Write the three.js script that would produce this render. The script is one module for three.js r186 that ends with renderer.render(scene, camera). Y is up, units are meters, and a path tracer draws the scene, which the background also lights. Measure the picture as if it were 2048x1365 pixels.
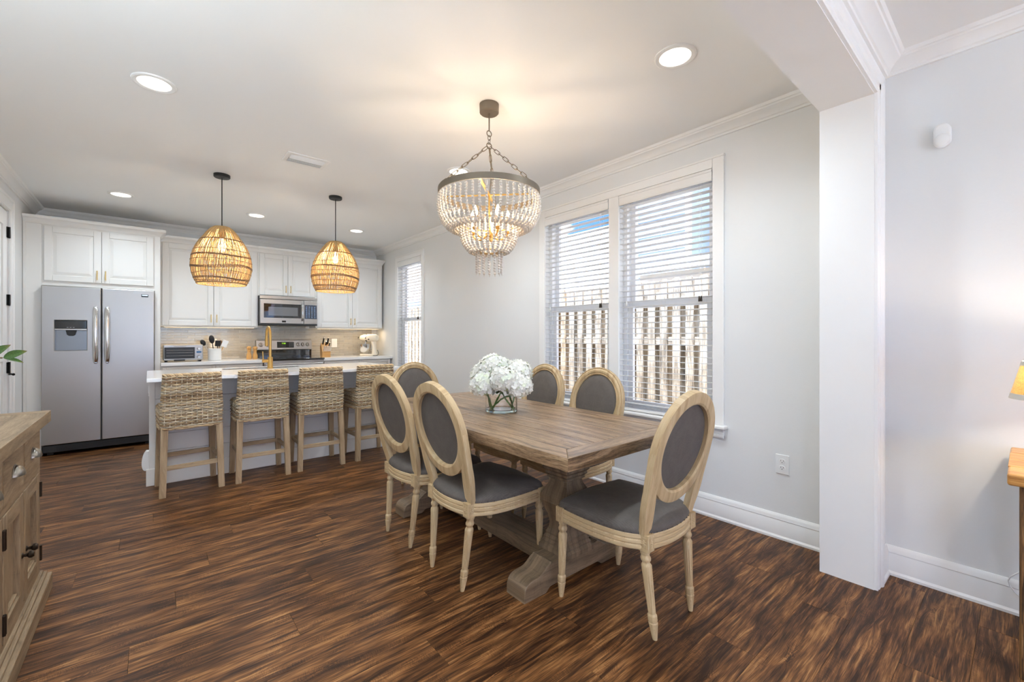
import * as THREE from 'three';
import { RoundedBoxGeometry } from 'three/addons/geometries/RoundedBoxGeometry.js';
import { mergeGeometries, mergeVertices, toCreasedNormals } from 'three/addons/utils/BufferGeometryUtils.js';
import { Sky } from 'three/addons/objects/Sky.js';
import { RectAreaLightUniformsLib } from 'three/addons/lights/RectAreaLightUniformsLib.js';
import { FontLoader } from 'three/addons/loaders/FontLoader.js';
import { TextGeometry } from 'three/addons/geometries/TextGeometry.js';
import { createNoise2D, createNoise3D } from 'simplex-noise';

// ---------------------------------------------------------------- camera, sky, sun, exposure
const scene = new THREE.Scene();
const renderer = new THREE.WebGLRenderer({ antialias: true });
renderer.toneMapping = THREE.LinearToneMapping;
renderer.toneMappingExposure = 1.24;
renderer.shadowMap.enabled = true;
RectAreaLightUniformsLib.init();

const FOCAL = 864.2;                       // pixels, for a 2048 x 1365 picture
const camera = new THREE.PerspectiveCamera(2 * Math.atan(1365 / 2 / FOCAL) * 180 / Math.PI, 2048 / 1365, 0.05, 200);
camera.position.set(0, 1.22, 0);
const YAW = 40.068 * Math.PI / 180;
camera.lookAt(Math.sin(YAW), 1.22, -Math.cos(YAW));
camera.setViewOffset(2048, 1365, 0, 9.3, 2048, 1365);   // the horizon sits a little above the middle
scene.add(camera);

const sunDirection = new THREE.Vector3(-0.31, 0.93, -0.1).normalize();
const sky = new Sky();
sky.scale.setScalar(150);
sky.material.uniforms.turbidity.value = 10;
sky.material.uniforms.rayleigh.value = 0.35;
sky.material.uniforms.cloudCoverage.value = 0.62;
sky.material.uniforms.cloudDensity.value = 0.6;
sky.material.uniforms.mieCoefficient.value = 0.009;
sky.material.uniforms.mieDirectionalG.value = 0.8;
sky.material.uniforms.sunPosition.value.copy(sunDirection);
sky.name = 'sky';
scene.add(sky);
scene.environmentIntensity = 1.9;
const sun = new THREE.DirectionalLight(0xfff3e2, 9.5);
sun.name = 'sun';
sun.position.copy(sunDirection).multiplyScalar(30);
sun.castShadow = true;
Object.assign(sun.shadow.camera, { left: -14, right: 14, top: 14, bottom: -14, near: 1, far: 70 });
sun.shadow.mapSize.set(4096, 4096);
scene.add(sun, sun.target);

const CAN_POWER = 4.2, KITCHEN_CAN = 2.9, LIVING_CAN = 6.5, TORCH = 4.3;       // recessed ceiling lights
const BULB_POWER = 0.22;     // each candle bulb of the chandelier
const PENDANT_POWER = 0.85;
const LAMP_POWER = 0.42;
const UNDER_CABINET = 18;

// ---------------------------------------------------------------- helpers
let seed = 12345;
const rnd = () => { seed = (seed * 1664525 + 1013904223) >>> 0; return seed / 4294967296; };
const rr = (a, b) => a + (b - a) * rnd();
const reseed = (n) => { seed = n >>> 0; };
let nseed = 77; const nrnd = () => { nseed = (nseed * 1664525 + 1013904223) >>> 0; return nseed / 4294967296; };
const n2 = createNoise2D(nrnd), n3 = createNoise3D(nrnd);
const V = (x, y, z) => new THREE.Vector3(x, y, z);
const { PI, sin, cos, sqrt, abs, min, max, floor: fl } = Math;
const lerp = (a, b, t) => a + (b - a) * t, clamp = (x, a, b) => min(b, max(a, x)), sstep = (a, b, x) => { const t = clamp((x - a) / (b - a), 0, 1); return t * t * (3 - 2 * t); };

const used = new Map();
function numbered(name) { const n = used.get(name) ?? 0; used.set(name, n + 1); return n ? name + '_' + String(n).padStart(3, '0') : name; }
function shade(o) { o.castShadow = true; o.receiveShadow = true; return o; }
function thing(name, label, category, [x, y, z] = [0, 0, 0], turn = 0, group) {
  const o = new THREE.Group(); o.name = numbered(name); o.position.set(x, y, z); o.rotation.y = turn;
  o.userData = { label, category }; if (group) o.userData.group = group;
  scene.add(o); return o;
}
function single(name, label, category, geo, mat, group) {
  const o = shade(new THREE.Mesh(geo, mat)); o.name = numbered(name); o.userData = { label, category }; if (group) o.userData.group = group;
  scene.add(o); return o;
}
function structure(name, geo, mat) {
  const o = geo ? shade(new THREE.Mesh(geo, mat)) : new THREE.Group(); o.name = numbered(name); o.userData = { kind: 'structure' }; scene.add(o); return o;
}
function part(parent, name, geo, mat, data) {
  const o = shade(new THREE.Mesh(geo, mat));
  const k = parent.userData.__names ??= new Map(); Object.defineProperty(parent.userData, '__names', { enumerable: false, value: k });
  const n = k.get(name) ?? 0; k.set(name, n + 1);
  o.name = n ? name + '_' + String(n).padStart(3, '0') : name;
  if (data) Object.assign(o.userData, data);
  parent.add(o); return o;
}
function copyOf(o, label, [x, y, z], turn = 0, group) {
  const c = o.clone(); c.name = numbered(o.name.replace(/_\d{3}$/, '')); c.userData = { ...o.userData, label }; if (group) c.userData.group = group;
  c.position.set(x, y, z); c.rotation.y = turn; scene.add(c); return c;
}

// geometry
function norm(g) {
  if (g.index === null) { const n = g.attributes.position.count, i = new Uint32Array(n); for (let k = 0; k < n; k++) i[k] = k; g.setIndex(new THREE.BufferAttribute(i, 1)); }
  for (const k of Object.keys(g.attributes)) if (!['position', 'normal', 'uv', 'color'].includes(k)) g.deleteAttribute(k);
  if (!g.attributes.normal) g.computeVertexNormals();
  if (!g.attributes.uv) g.setAttribute('uv', new THREE.BufferAttribute(new Float32Array(g.attributes.position.count * 2), 2));
  g.morphAttributes = {}; g.clearGroups(); return g;
}
const join = (list) => list.length === 1 ? norm(list[0]) : mergeGeometries(list.map(norm), false);
function bx(x0, x1, y0, y1, z0, z1, r = 0.003) {   // a box by its bounds, edges rounded by r
  const w = x1 - x0, h = y1 - y0, d = z1 - z0, rad = min(r, w * 0.45, h * 0.45, d * 0.45);
  const g = rad > 0.0004 ? new RoundedBoxGeometry(w, h, d, 1, rad) : new THREE.BoxGeometry(w, h, d);
  return norm(g).translate((x0 + x1) / 2, (y0 + y1) / 2, (z0 + z1) / 2);
}
const plain = (x0, x1, y0, y1, z0, z1) => bx(x0, x1, y0, y1, z0, z1, 0);
function tube(points, r, seg = 24, sides = 8, closed = false) {
  const c = points.isCurve ? points : new THREE.CatmullRomCurve3(points, closed);
  return norm(new THREE.TubeGeometry(c, seg, r, sides, closed));
}
function rod(a, b, r, sides = 10, r2 = r) {
  const d = b.clone().sub(a), g = new THREE.CylinderGeometry(r2, r, d.length(), sides);
  g.translate(0, d.length() / 2, 0).applyQuaternion(new THREE.Quaternion().setFromUnitVectors(V(0, 1, 0), d.clone().normalize())).translate(a.x, a.y, a.z);
  return norm(g);
}
const lathe = (pts, seg = 32) => norm(new THREE.LatheGeometry(pts.map(([r, y]) => new THREE.Vector2(max(r, 0.00001), y)), seg));
function creased(g, angle = 0.6) { return norm(toCreasedNormals(g, angle)); }
function latheHard(pts, seg = 32, angle = 0.5) { return creased(new THREE.LatheGeometry(pts.map(([r, y]) => new THREE.Vector2(max(r, 0.00001), y)), seg), angle); }
const ball = (r, x = 0, y = 0, z = 0, w = 16, h = 12) => norm(new THREE.SphereGeometry(r, w, h)).translate(x, y, z);
function extrude(shape, depth, bevel = 0, curveSegments = 12) {
  const g = new THREE.ExtrudeGeometry(shape, { depth: depth - 2 * bevel, bevelEnabled: bevel > 0, bevelSize: bevel, bevelThickness: bevel, bevelOffset: -bevel, bevelSegments: 2, curveSegments });
  if (bevel > 0) g.translate(0, 0, bevel);
  return creased(g, 0.35);
}
const poly = (pts) => { const s = new THREE.Shape(); pts.forEach(([x, y], i) => (i ? s.lineTo(x, y) : s.moveTo(x, y))); s.closePath(); return s; };
const ellipseShape = (a, b, x = 0, y = 0) => { const s = new THREE.Shape(); s.absellipse(x, y, a, b, 0, 2 * PI); return s; };
function mesh(positions, index, uvs, angle) {
  const g = new THREE.BufferGeometry(); g.setAttribute('position', new THREE.Float32BufferAttribute(positions, 3)); g.setIndex(index);
  if (uvs) g.setAttribute('uv', new THREE.Float32BufferAttribute(uvs, 2));
  if (angle !== undefined) return creased(g, angle);
  g.computeVertexNormals(); return norm(g);
}
// surface over (u, v) in [0,1]^2
function grid(nu, nv, f, angle) {
  const p = [], uv = [], ix = [];
  for (let i = 0; i <= nu; i++) for (let j = 0; j <= nv; j++) { const q = f(i / nu, j / nv); p.push(q[0], q[1], q[2]); uv.push(i / nu, j / nv); }
  for (let i = 0; i < nu; i++) for (let j = 0; j < nv; j++) { const a = i * (nv + 1) + j, b = a + nv + 1; ix.push(a, b, a + 1, b, b + 1, a + 1); }
  return mesh(p, ix, uv, angle);
}
// a profile [[out, up], ...] carried along a straight run from a to b; `out` is the direction that the profile leaves the wall
function molding(profile, a, b, out, mitreA = 0, mitreB = 0) {
  const dir = b.clone().sub(a).normalize(), p = [], ix = [], n = profile.length;
  for (let e = 0; e < 2; e++) for (const [o, u] of profile) {
    const q = (e ? b : a).clone().addScaledVector(out, o).addScaledVector(dir, (e ? mitreB : mitreA) * o); p.push(q.x, q.y + u, q.z);
  }
  for (let i = 0; i < n; i++) { const j = (i + 1) % n; ix.push(i, j, n + i, j, n + j, n + i); }
  const tri = THREE.ShapeUtils.triangulateShape(profile.map(([o, u]) => new THREE.Vector2(o, u)), []);
  for (const t of tri) { ix.push(t[0], t[2], t[1]); ix.push(n + t[0], n + t[1], n + t[2]); }
  const test = new THREE.Vector3().crossVectors(out, V(0, 1, 0)).dot(dir); // keep faces outward
  const area = profile.reduce((s, [x, y], i) => { const [x2, y2] = profile[(i + 1) % n]; return s + x * y2 - x2 * y; }, 0);
  if (test * area > 0) for (let i = 0; i < ix.length; i += 3) { const t = ix[i]; ix[i] = ix[i + 1]; ix[i + 1] = t; }
  return mesh(p, ix, undefined, 0.45);
}
// uv in metres, the grain of the texture (its u axis) along one axis of the object; shifted at random
function wood(g, axis = 'x', shift = true, scale = 1) {
  norm(g);
  const P = g.attributes.position, N = g.attributes.normal, U = g.attributes.uv, a = 'xyz'.indexOf(axis), o = [0, 1, 2].filter((k) => k !== a);
  const su = shift ? rnd() * 3 : 0, sv = shift ? rnd() * 3 : 0;
  for (let i = 0; i < P.count; i++) {
    const p = [P.getX(i), P.getY(i), P.getZ(i)], n = [abs(N.getX(i)), abs(N.getY(i)), abs(N.getZ(i))];
    const v = n[o[0]] > n[o[1]] ? p[o[1]] : p[o[0]];
    U.setXY(i, p[a] * scale + su, (n[a] > 0.8 ? p[o[0]] : v) * scale + sv);
  }
  return g;
}
const place = (g, m) => g.clone().applyMatrix4(m);
const M4 = (x = 0, y = 0, z = 0, ry = 0, rx = 0, rz = 0, s = 1) => new THREE.Matrix4().compose(V(x, y, z), new THREE.Quaternion().setFromEuler(new THREE.Euler(rx, ry, rz, 'YXZ')), V(s, s, s));

// ---------------------------------------------------------------- materials
function dataTexture(w, h, f, srgb = true, wrap = THREE.MirroredRepeatWrapping) {
  const d = new Uint8Array(w * h * 4);
  for (let y = 0; y < h; y++) for (let x = 0; x < w; x++) { const c = f(x, y), i = (y * w + x) * 4; d[i] = c[0]; d[i + 1] = c[1]; d[i + 2] = c[2]; d[i + 3] = 255; }
  const t = new THREE.DataTexture(d, w, h); t.magFilter = THREE.LinearFilter; t.minFilter = THREE.LinearMipmapLinearFilter; t.generateMipmaps = true;
  t.wrapS = t.wrapT = wrap; if (srgb) t.colorSpace = THREE.SRGBColorSpace; t.needsUpdate = true; return t;
}
const ramp = (stops, t) => { t = clamp(t, 0, 1) * (stops.length - 1); const i = min(fl(t), stops.length - 2), k = t - i; return [0, 1, 2].map((c) => lerp(stops[i][c], stops[i + 1][c], k)); };
const fbm = (x, y, o = 4) => { let s = 0, a = 0.5; for (let i = 0; i < o; i++) { s += a * n2(x, y); x = x * 2.03 + 11.7; y = y * 2.03 + 5.3; a *= 0.5; } return s; };
const std = (o) => new THREE.MeshStandardMaterial(o);
const phys = (o) => new THREE.MeshPhysicalMaterial(o);
const lin = (r, g, b) => new THREE.Color().setRGB(r, g, b);
// wood whose u axis is the grain; one texture covers `long` x `wide` metres
function woodTexture(w, h, long, wide, stops, { streak = 26, knots = 0.15, pores = 0.25, contrast = 1, cross = 0 } = {}) {
  return dataTexture(w, h, (px, py) => {
    const u = px / w * long, v = py / h * wide;
    const warp = fbm(u * 1.3, v * 5) * 0.03;
    let t = 0.5 + contrast * (0.42 * fbm(u * 0.9 + 3, (v + warp) * streak, 4) + 0.25 * fbm(u * 2.2, (v + warp) * streak * 3.7, 3) + knots * fbm(u * 3, v * 9, 3));
    const pore = n2(u * 14, v * 420); if (pore > 0.35) t -= pores * (pore - 0.35);
    if (cross) t -= cross * max(0, n2(u * 90, v * 12) - 0.45);
    const c = ramp(stops, t); return c;
  });
}
function fit(t, long, wide) { t.repeat.set(1 / long, 1 / wide); return t; }

const M = {};
M.wall = std({ color: 0xe9e9e7, roughness: 0.85 });
M.ceiling = std({ color: 0xf5f5f3, roughness: 0.9 });
M.trim = std({ color: 0xf4f3f0, roughness: 0.42 });
M.cabinet = std({ color: 0xeceae5, roughness: 0.4 });
M.white = std({ color: 0xf0efec, roughness: 0.45 });
M.plastic = std({ color: 0xf2f2f0, roughness: 0.35 });
M.quartz = phys({ color: 0xf9f8f5, roughness: 0.16, clearcoat: 0.3, clearcoatRoughness: 0.1 });
M.black = std({ color: 0x141414, roughness: 0.45 });
M.blackMetal = std({ color: 0x1d1c1b, roughness: 0.45, metalness: 0.6 });
M.blackGlass = phys({ color: 0x0a0c10, roughness: 0.06, clearcoat: 1, clearcoatRoughness: 0.03 });
M.chrome = std({ color: 0xd8d8d8, roughness: 0.16, metalness: 1 });
M.pull = std({ color: 0x8f8a82, roughness: 0.33, metalness: 1 });
M.nickel = std({ color: 0xb9b4ab, roughness: 0.28, metalness: 1 });
M.brass = std({ color: 0xc79f5c, roughness: 0.3, metalness: 1 });
M.goldPull = std({ color: 0xd9bf86, roughness: 0.3, metalness: 1 });
M.bronze = std({ color: 0x40372f, roughness: 0.35, metalness: 0.85 });
M.pewter = std({ color: 0x7a6f60, roughness: 0.5, metalness: 0.7 });
{
  const t = dataTexture(512, 512, (x, y) => { const s = 128 + 50 * n2(x * 0.012, y * 1.3) + 30 * n2(x * 0.04, y * 2.9); return [s, s, s]; }, false);
  t.repeat.set(1.5, 1.5);
  M.steel = std({ color: 0xb4b0ab, roughness: 0.36, metalness: 1, bumpMap: t, bumpScale: 0.00012 });
}
{
  const t = dataTexture(512, 512, (x, y) => { const s = 128 + 70 * fbm(x * 0.035, y * 0.035, 3); return [s, s, s]; }, false); t.repeat.set(2.5, 2.5);
  M.wall.bumpMap = t; M.wall.bumpScale = 0.0004;
}
const oakStops = [[88, 66, 46], [128, 102, 76], [158, 133, 104], [181, 158, 128], [198, 178, 150]];
M.greyOak = std({ map: fit(woodTexture(1024, 1024, 1.2, 0.6, [[70, 54, 38], [116, 96, 72], [146, 123, 95], [166, 143, 114], [186, 164, 136]], { streak: 18, pores: 0.6, cross: 0.15, contrast: 0.75 }), 1.2, 0.6), roughness: 0.5 });
M.tableTop = std({ map: fit(woodTexture(1024, 1024, 1.2, 0.6, [[58, 42, 28], [112, 88, 63], [148, 120, 90], [170, 142, 111], [190, 166, 136]], { streak: 26, pores: 1.3, cross: 0.16, contrast: 1.1 }), 1.2, 0.6), roughness: 0.29 });
M.pedestal = std({ map: fit(woodTexture(1024, 512, 1.2, 0.6, [[72, 57, 42], [106, 87, 66], [128, 107, 83], [146, 124, 98], [166, 144, 116]], { streak: 18, pores: 0.5, cross: 0.3, contrast: 0.8 }), 1.2, 0.6), roughness: 0.5 });
M.chairWood = std({ map: fit(woodTexture(1024, 512, 1.0, 0.5, [[136, 108, 74], [176, 148, 108], [196, 170, 129], [208, 185, 146], [220, 200, 164]], { streak: 20, pores: 0.45, contrast: 0.65 }), 1.0, 0.5), roughness: 0.55 });
M.stoolWood = std({ map: fit(woodTexture(1024, 512, 1.0, 0.5, [[120, 94, 66], [152, 126, 95], [172, 147, 114], [186, 162, 130], [200, 180, 150]], { streak: 22, pores: 0.3 }), 1.0, 0.5), roughness: 0.6 });
M.bamboo = std({ map: fit(woodTexture(512, 256, 0.4, 0.2, [[176, 118, 56], [204, 150, 84], [218, 168, 100], [228, 182, 118]], { streak: 60 }), 0.4, 0.2), roughness: 0.45 });
M.goldenOak = std({ map: fit(woodTexture(1024, 512, 0.8, 0.4, [[122, 74, 32], [180, 120, 58], [204, 148, 80], [216, 164, 96], [226, 178, 114]], { streak: 34, pores: 0.5 }), 0.8, 0.4), roughness: 0.35 });
M.darkOak = std({ map: fit(woodTexture(1024, 512, 0.8, 0.4, [[40, 26, 14], [92, 62, 34], [124, 88, 50], [146, 108, 66], [160, 122, 78]], { streak: 30, pores: 1.2, contrast: 1.5 }), 0.8, 0.4), roughness: 0.5 });
{
  const f = (x, y) => { const a = sin(x * 0.8) * 0.5 + 0.5, b = sin(y * 0.8) * 0.5 + 0.5, over = (fl(x / 4) + fl(y / 4)) % 2; return 0.55 + 0.25 * (over ? a : b) + 0.14 * n2(x * 0.02, y * 0.6) + 0.14 * n2(x * 0.6, y * 0.02); };
  const c = dataTexture(512, 512, (x, y) => ramp([[62, 57, 53], [91, 84, 78], [116, 107, 99]], f(x, y) * 0.8 + 0.12 * fbm(x * 0.01, y * 0.01)));
  const b = dataTexture(512, 512, (x, y) => { const s = 255 * clamp(f(x, y), 0, 1); return [s, s, s]; }, false);
  c.repeat.set(2.6, 2.6); b.repeat.set(2.6, 2.6);
  M.linen = phys({ map: c, bumpMap: b, bumpScale: 0.0006, roughness: 0.72, sheen: 0.4, sheenRoughness: 0.4, sheenColor: lin(0.4, 0.32, 0.26) });
}
M.grout = std({ color: 0xf4f1ea, roughness: 0.8 });
M.tiles = [0xb9b2a4, 0xb4ada0, 0xbfb8a9, 0xb1aa9d].map((c) => phys({ color: c, roughness: 0.12, clearcoat: 0.6, clearcoatRoughness: 0.05 }));
M.pane = phys({ color: 0xffffff, roughness: 0.0, transmission: 1, thickness: 0, ior: 1.45 });
M.blind = phys({ color: 0xf3f3f2, roughness: 0.5, transmission: 0.25, thickness: 0 });
M.cord = std({ color: 0xe6e4de, roughness: 0.8 });
M.vinyl = std({ color: 0xf2f3f4, roughness: 0.4 });
M.lampGlow = std({ color: 0xffffff, emissive: 0xfff4e2, emissiveIntensity: 2.2, roughness: 0.6 });
M.bulbGlow = std({ color: 0xffffff, emissive: 0xffd79a, emissiveIntensity: 9, roughness: 0.4 });
// ---------------------------------------------------------------- the shell of the two rooms
const XR = 2.92, XL = -0.96, ZB = -7.0, HC = 2.63, ZN = 4.6, XN = -3.6;   // right wall, left wall, back wall, ceiling, living room
const WT = 0.15;
function wallWithHoles(axis, at, thick, a0, a1, y1, holes) {              // a wall along z (axis 'z', at x) or along x, with openings [a0, a1, y0, y1]
  const out = [], cuts = [a0, ...holes.flatMap((h) => [h[0], h[1]]), a1].sort((p, q) => p - q);
  const put = (p, q, lo, hi) => { if (q - p > 1e-4 && hi - lo > 1e-4) out.push(axis === 'z' ? plain(at, at + thick, lo, hi, p, q) : plain(p, q, lo, hi, at, at + thick)); };
  for (let i = 0; i + 1 < cuts.length; i++) {
    const mid = (cuts[i] + cuts[i + 1]) / 2, h = holes.find((k) => mid > k[0] && mid < k[1]);
    if (h) { put(cuts[i], cuts[i + 1], 0, h[2]); put(cuts[i], cuts[i + 1], h[3], y1); } else put(cuts[i], cuts[i + 1], 0, y1);
  }
  return join(out).applyMatrix4(new THREE.Matrix4());
}
function metreUV(g) {
  const P = g.attributes.position, N = g.attributes.normal, U = g.attributes.uv;
  for (let i = 0; i < P.count; i++) { if (abs(N.getX(i)) > 0.5) U.setXY(i, P.getZ(i), P.getY(i)); else if (abs(N.getZ(i)) > 0.5) U.setXY(i, P.getX(i), P.getY(i)); else U.setXY(i, P.getX(i), P.getZ(i)); }
  return g;
}
const W1 = [[-2.964, -2.213], [-2.114, -1.357]], W2 = [-6.163, -5.423], SILL = 0.63, HEAD = 2.355;
structure('wall_right', metreUV(wallWithHoles('z', XR, WT, ZB - WT, ZN + WT, HC + 0.3, [[W2[0], W2[1], SILL, HEAD], [...W1[0], SILL, HEAD], [...W1[1], SILL, HEAD], [1.6, 3.6, 0.3, 2.3]])), M.wall);
const wallBack = structure('wall_back', metreUV(plain(XL - WT, XR, 0, HC + 0.3, ZB - WT, ZB)), M.wall);
structure('wall_left', metreUV(wallWithHoles('z', XL - WT, WT, ZB - WT, -0.47, HC + 0.3, [[-5.864, -5.05, 0, 2.34]])), M.wall);
structure('wall_front_left', metreUV(plain(XN - WT, XL, 0, HC + 0.3, -0.62, -0.47)), M.wall);
structure('wall_living_left', metreUV(wallWithHoles('z', XN - WT, WT, -0.62, ZN + WT, HC + 0.3, [[2.4, 3.8, 0.25, 2.35]])), M.wall);
structure('wall_living_rear', metreUV(wallWithHoles('x', ZN, WT, XN - WT, XR + WT, HC + 0.3, [[-2.9, 2.3, 0.02, 2.4]])), M.wall);
structure('ceiling', metreUV(join([plain(XL - 0.1, XR + 0.1, HC, HC + 0.25, ZB - 0.1, -0.5), plain(XN - 0.1, XR + 0.1, HC, HC + 0.25, -0.5, ZN + 0.1)])), M.ceiling);
structure('ceiling_beam', join([plain(XL, XR, 2.386, HC + 0.02, -0.689, -0.49), plain(XL, XR, 2.386, HC + 0.02, -0.49, -0.468)]), M.ceiling);
structure('pillar', plain(2.666, XR + 0.02, 0, 2.386, -0.689, -0.468), M.trim);

// floor: vinyl planks laid along x, each its own board
{
  const sub = structure('floor', plain(XN - WT, XR + WT, -0.2, -0.012, ZB - WT, ZN + WT), std({ color: 0x2a1a12, roughness: 0.9 }));
  const texture = (k) => dataTexture(2048, 1536, (px, py) => {
    const row = fl(py / 256), v = (py % 256) / 256 * 0.18 + row * 7.3 + k * 51, u = px / 2048 * 1.22 + row * 3.1;
    let q = v + fbm(u * 2.2, v * 6, 2) * 0.006, swirl = 0;
    for (let s = 0; s < 2; s++) {                                      // knots: rings that push the grain aside
      const ku = (row * 0.37 + k * 0.19 + s * 0.53 + 0.11) % 1.0 * 1.22, kv = 0.03 + 0.12 * ((row * 0.61 + s * 0.43 + k * 0.3) % 1), du = px / 2048 * 1.22 - ku, dv = (py % 256) / 256 * 0.18 - kv;
      const r = Math.hypot(du * 0.42, dv), w = Math.exp(-((r / 0.022) ** 2)); swirl += w * 0.2 * sin(r * 1300 + 7 * n2(u * 14, v * 50)) - 0.25 * Math.exp(-((r / 0.006) ** 2)); q += 0.012 * Math.exp(-((r / 0.03) ** 2)) * Math.sign(dv);
    }
    const broad = fbm(u * 1.6, q * 11, 3), mid = fbm(u * 3.2 + 9, q * 48, 4), fine = fbm(u * 9, q * 260, 3);
    let t = 0.42 + 0.5 * broad + 0.42 * mid + 0.34 * fine + swirl;
    const dark = n2(u * 2.1 + 70, q * 30); if (dark > 0.3) t -= 0.4 * (dark - 0.3);
    const figure = sstep(0.1, 0.5, n2(u * 3.6 + row * 5, v * 9 + 90));                        // saw marks across the grain in patches
    t += figure * 0.14 * n2(u * 230 + v * 60 + 5 * fbm(u * 3, v * 12, 2), v * 26);
    const light = n2(u * 3.4 + 40, q * 80); if (light > 0.4) t += 0.55 * (light - 0.4);
    const crack = n2(u * 7 + 7, q * 300); if (crack > 0.6) t -= 0.9 * (crack - 0.6);
    const tone = 0.08 * n2(row * 9.1, k * 4.7);
    return ramp([[46, 27, 15], [68, 42, 24], [95, 61, 34], [122, 81, 46], [148, 103, 61], [172, 126, 79]], t + tone);
  }, true, THREE.ClampToEdgeWrapping);
  const mats = [0, 1].map((k) => phys({ map: texture(k), roughness: 0.42, specularIntensity: 0.5 }));
  const L = 1.22, Wd = 0.178;
  const board = (long, row, flip) => {
    const g = bx(0, long - 0.0008, -0.012, 0, 0, Wd - 0.0008, 0.0006), P = g.attributes.position, U = g.attributes.uv;
    for (let i = 0; i < P.count; i++) { let u = P.getX(i) / L, v = P.getZ(i) / 0.18; if (flip) { u = 1 - u; v = 1 - v; } U.setXY(i, clamp(u, 0.002, 0.998), (row + clamp(v, 0.01, 0.98)) / 6); }
    return g;
  };
  const variants = []; for (let row = 0; row < 6; row++) for (const flip of [0, 1]) variants.push(board(L, row, flip));
  reseed(5);
  const rest = [];
  let r = 0;
  for (let z = 0.05; z > ZB; z -= Wd, r++) {
    let x = XL - 0.02 - (r * 0.437 % 1) * L;
    for (; x < XR; x += L) {
      const x0 = max(x, XL - 0.02), x1 = min(x + L, XR + 0.02); if (x1 - x0 < 0.03) continue;
      const row = fl(rnd() * 6), flip = fl(rnd() * 2), m = mats[fl(rnd() * 2)];
      const whole = x1 - x0 > L - 0.01, g = whole ? variants[row * 2 + flip] : board(x1 - x0, row, flip);
      const b = part(sub, 'plank', g, m); b.position.set(x0, 0, z - Wd);
    }
  }
  for (let z = 0.05 + Wd; z < ZN; z += Wd) for (let x = XN - rnd() * L; x < XR; x += L) rest.push(variants[fl(rnd() * 12)].clone().translate(x, 0, z - Wd));
  part(sub, 'far_planks', join(rest.map((g) => g)), mats[0], { kind: 'stuff' });
}

// crown, base and casing profiles: [out from wall, up]
const crown = [[0, 0], [0.012, 0], [0.014, 0.012], [0.022, 0.016], [0.03, 0.03], [0.05, 0.046], [0.066, 0.052], [0.07, 0.06], [0.078, 0.062], [0.086, 0.077], [0, 0.077]].map(([o, u]) => [o, u - 0.077]);
const bigCrown = crown;
const base = [[0, 0], [0.022, 0], [0.022, 0.012], [0.016, 0.02], [0.0145, 0.022], [0.0145, 0.112], [0.0165, 0.116], [0.013, 0.124], [0.0125, 0.13], [0.009, 0.14], [0.004, 0.148], [0, 0.148]];
const X = V(1, 0, 0), nX = V(-1, 0, 0), Z = V(0, 0, 1), nZ = V(0, 0, -1);
structure('trim_1', molding(crown, V(XR, HC, ZB), V(XR, HC, -0.689), nX, 1, 0), M.trim);
structure('trim_2', molding(crown, V(XL, HC, ZB), V(XR, HC, ZB), Z, 1, -1), M.trim);
structure('trim_3', molding(crown, V(XL, HC, -0.69), V(XL, HC, ZB), X, 0, -1), M.trim);
structure('trim_4', molding(bigCrown, V(XR, HC, -0.468), V(XR, HC, ZN), nX, 1, -1), M.trim);
structure('trim_5', molding(bigCrown, V(XN, HC, -0.468), V(XR, HC, -0.468), Z, 1, -1), M.trim);
structure('baseboard_right', molding(base, V(XR, 0, ZB + 0.7), V(XR, 0, -0.689), nX), M.trim);
structure('baseboard_living', molding(base, V(XR, 0, -0.468), V(XR, 0, ZN), nX, 1, 0), M.trim);
structure('baseboard_pillar', molding(base, V(2.76, 0, -0.468), V(XR, 0, -0.468), Z, 0, -1), M.trim);
// fluted casing round the opening on the living room side of beam and pillar
{
  const strip = [[0, 0], [0.012, 0.001], [0.014, 0.006], [0.011, 0.016], [0.016, 0.022], [0.016, 0.05], [0.02, 0.056], [0.024, 0.066], [0.024, 0.08], [0, 0.08]];   // [out, across]
  const s = poly(strip.map(([o, a]) => [a, o]));
  const up = extrude(s, 2.386 + 0.08, 0).rotateX(-PI / 2).translate(0, 0, 0);   // shape x -> x, y(out) -> -z, depth -> y
  up.scale(1, 1, -1); for (let i = 0, ix = up.index.array; i < ix.length; i += 3) { const t = ix[i]; ix[i] = ix[i + 1]; ix[i + 1] = t; }
  up.computeVertexNormals();
  const g1 = creased(up, 0.4).translate(2.67, 0, -0.468);
  const g2 = molding(strip.map(([o, a]) => [o, a]), V(XL, 2.39, -0.468), V(2.75, 2.39, -0.468), Z);
  structure('trim_6', join([g1, g2]), M.trim);
}

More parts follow.
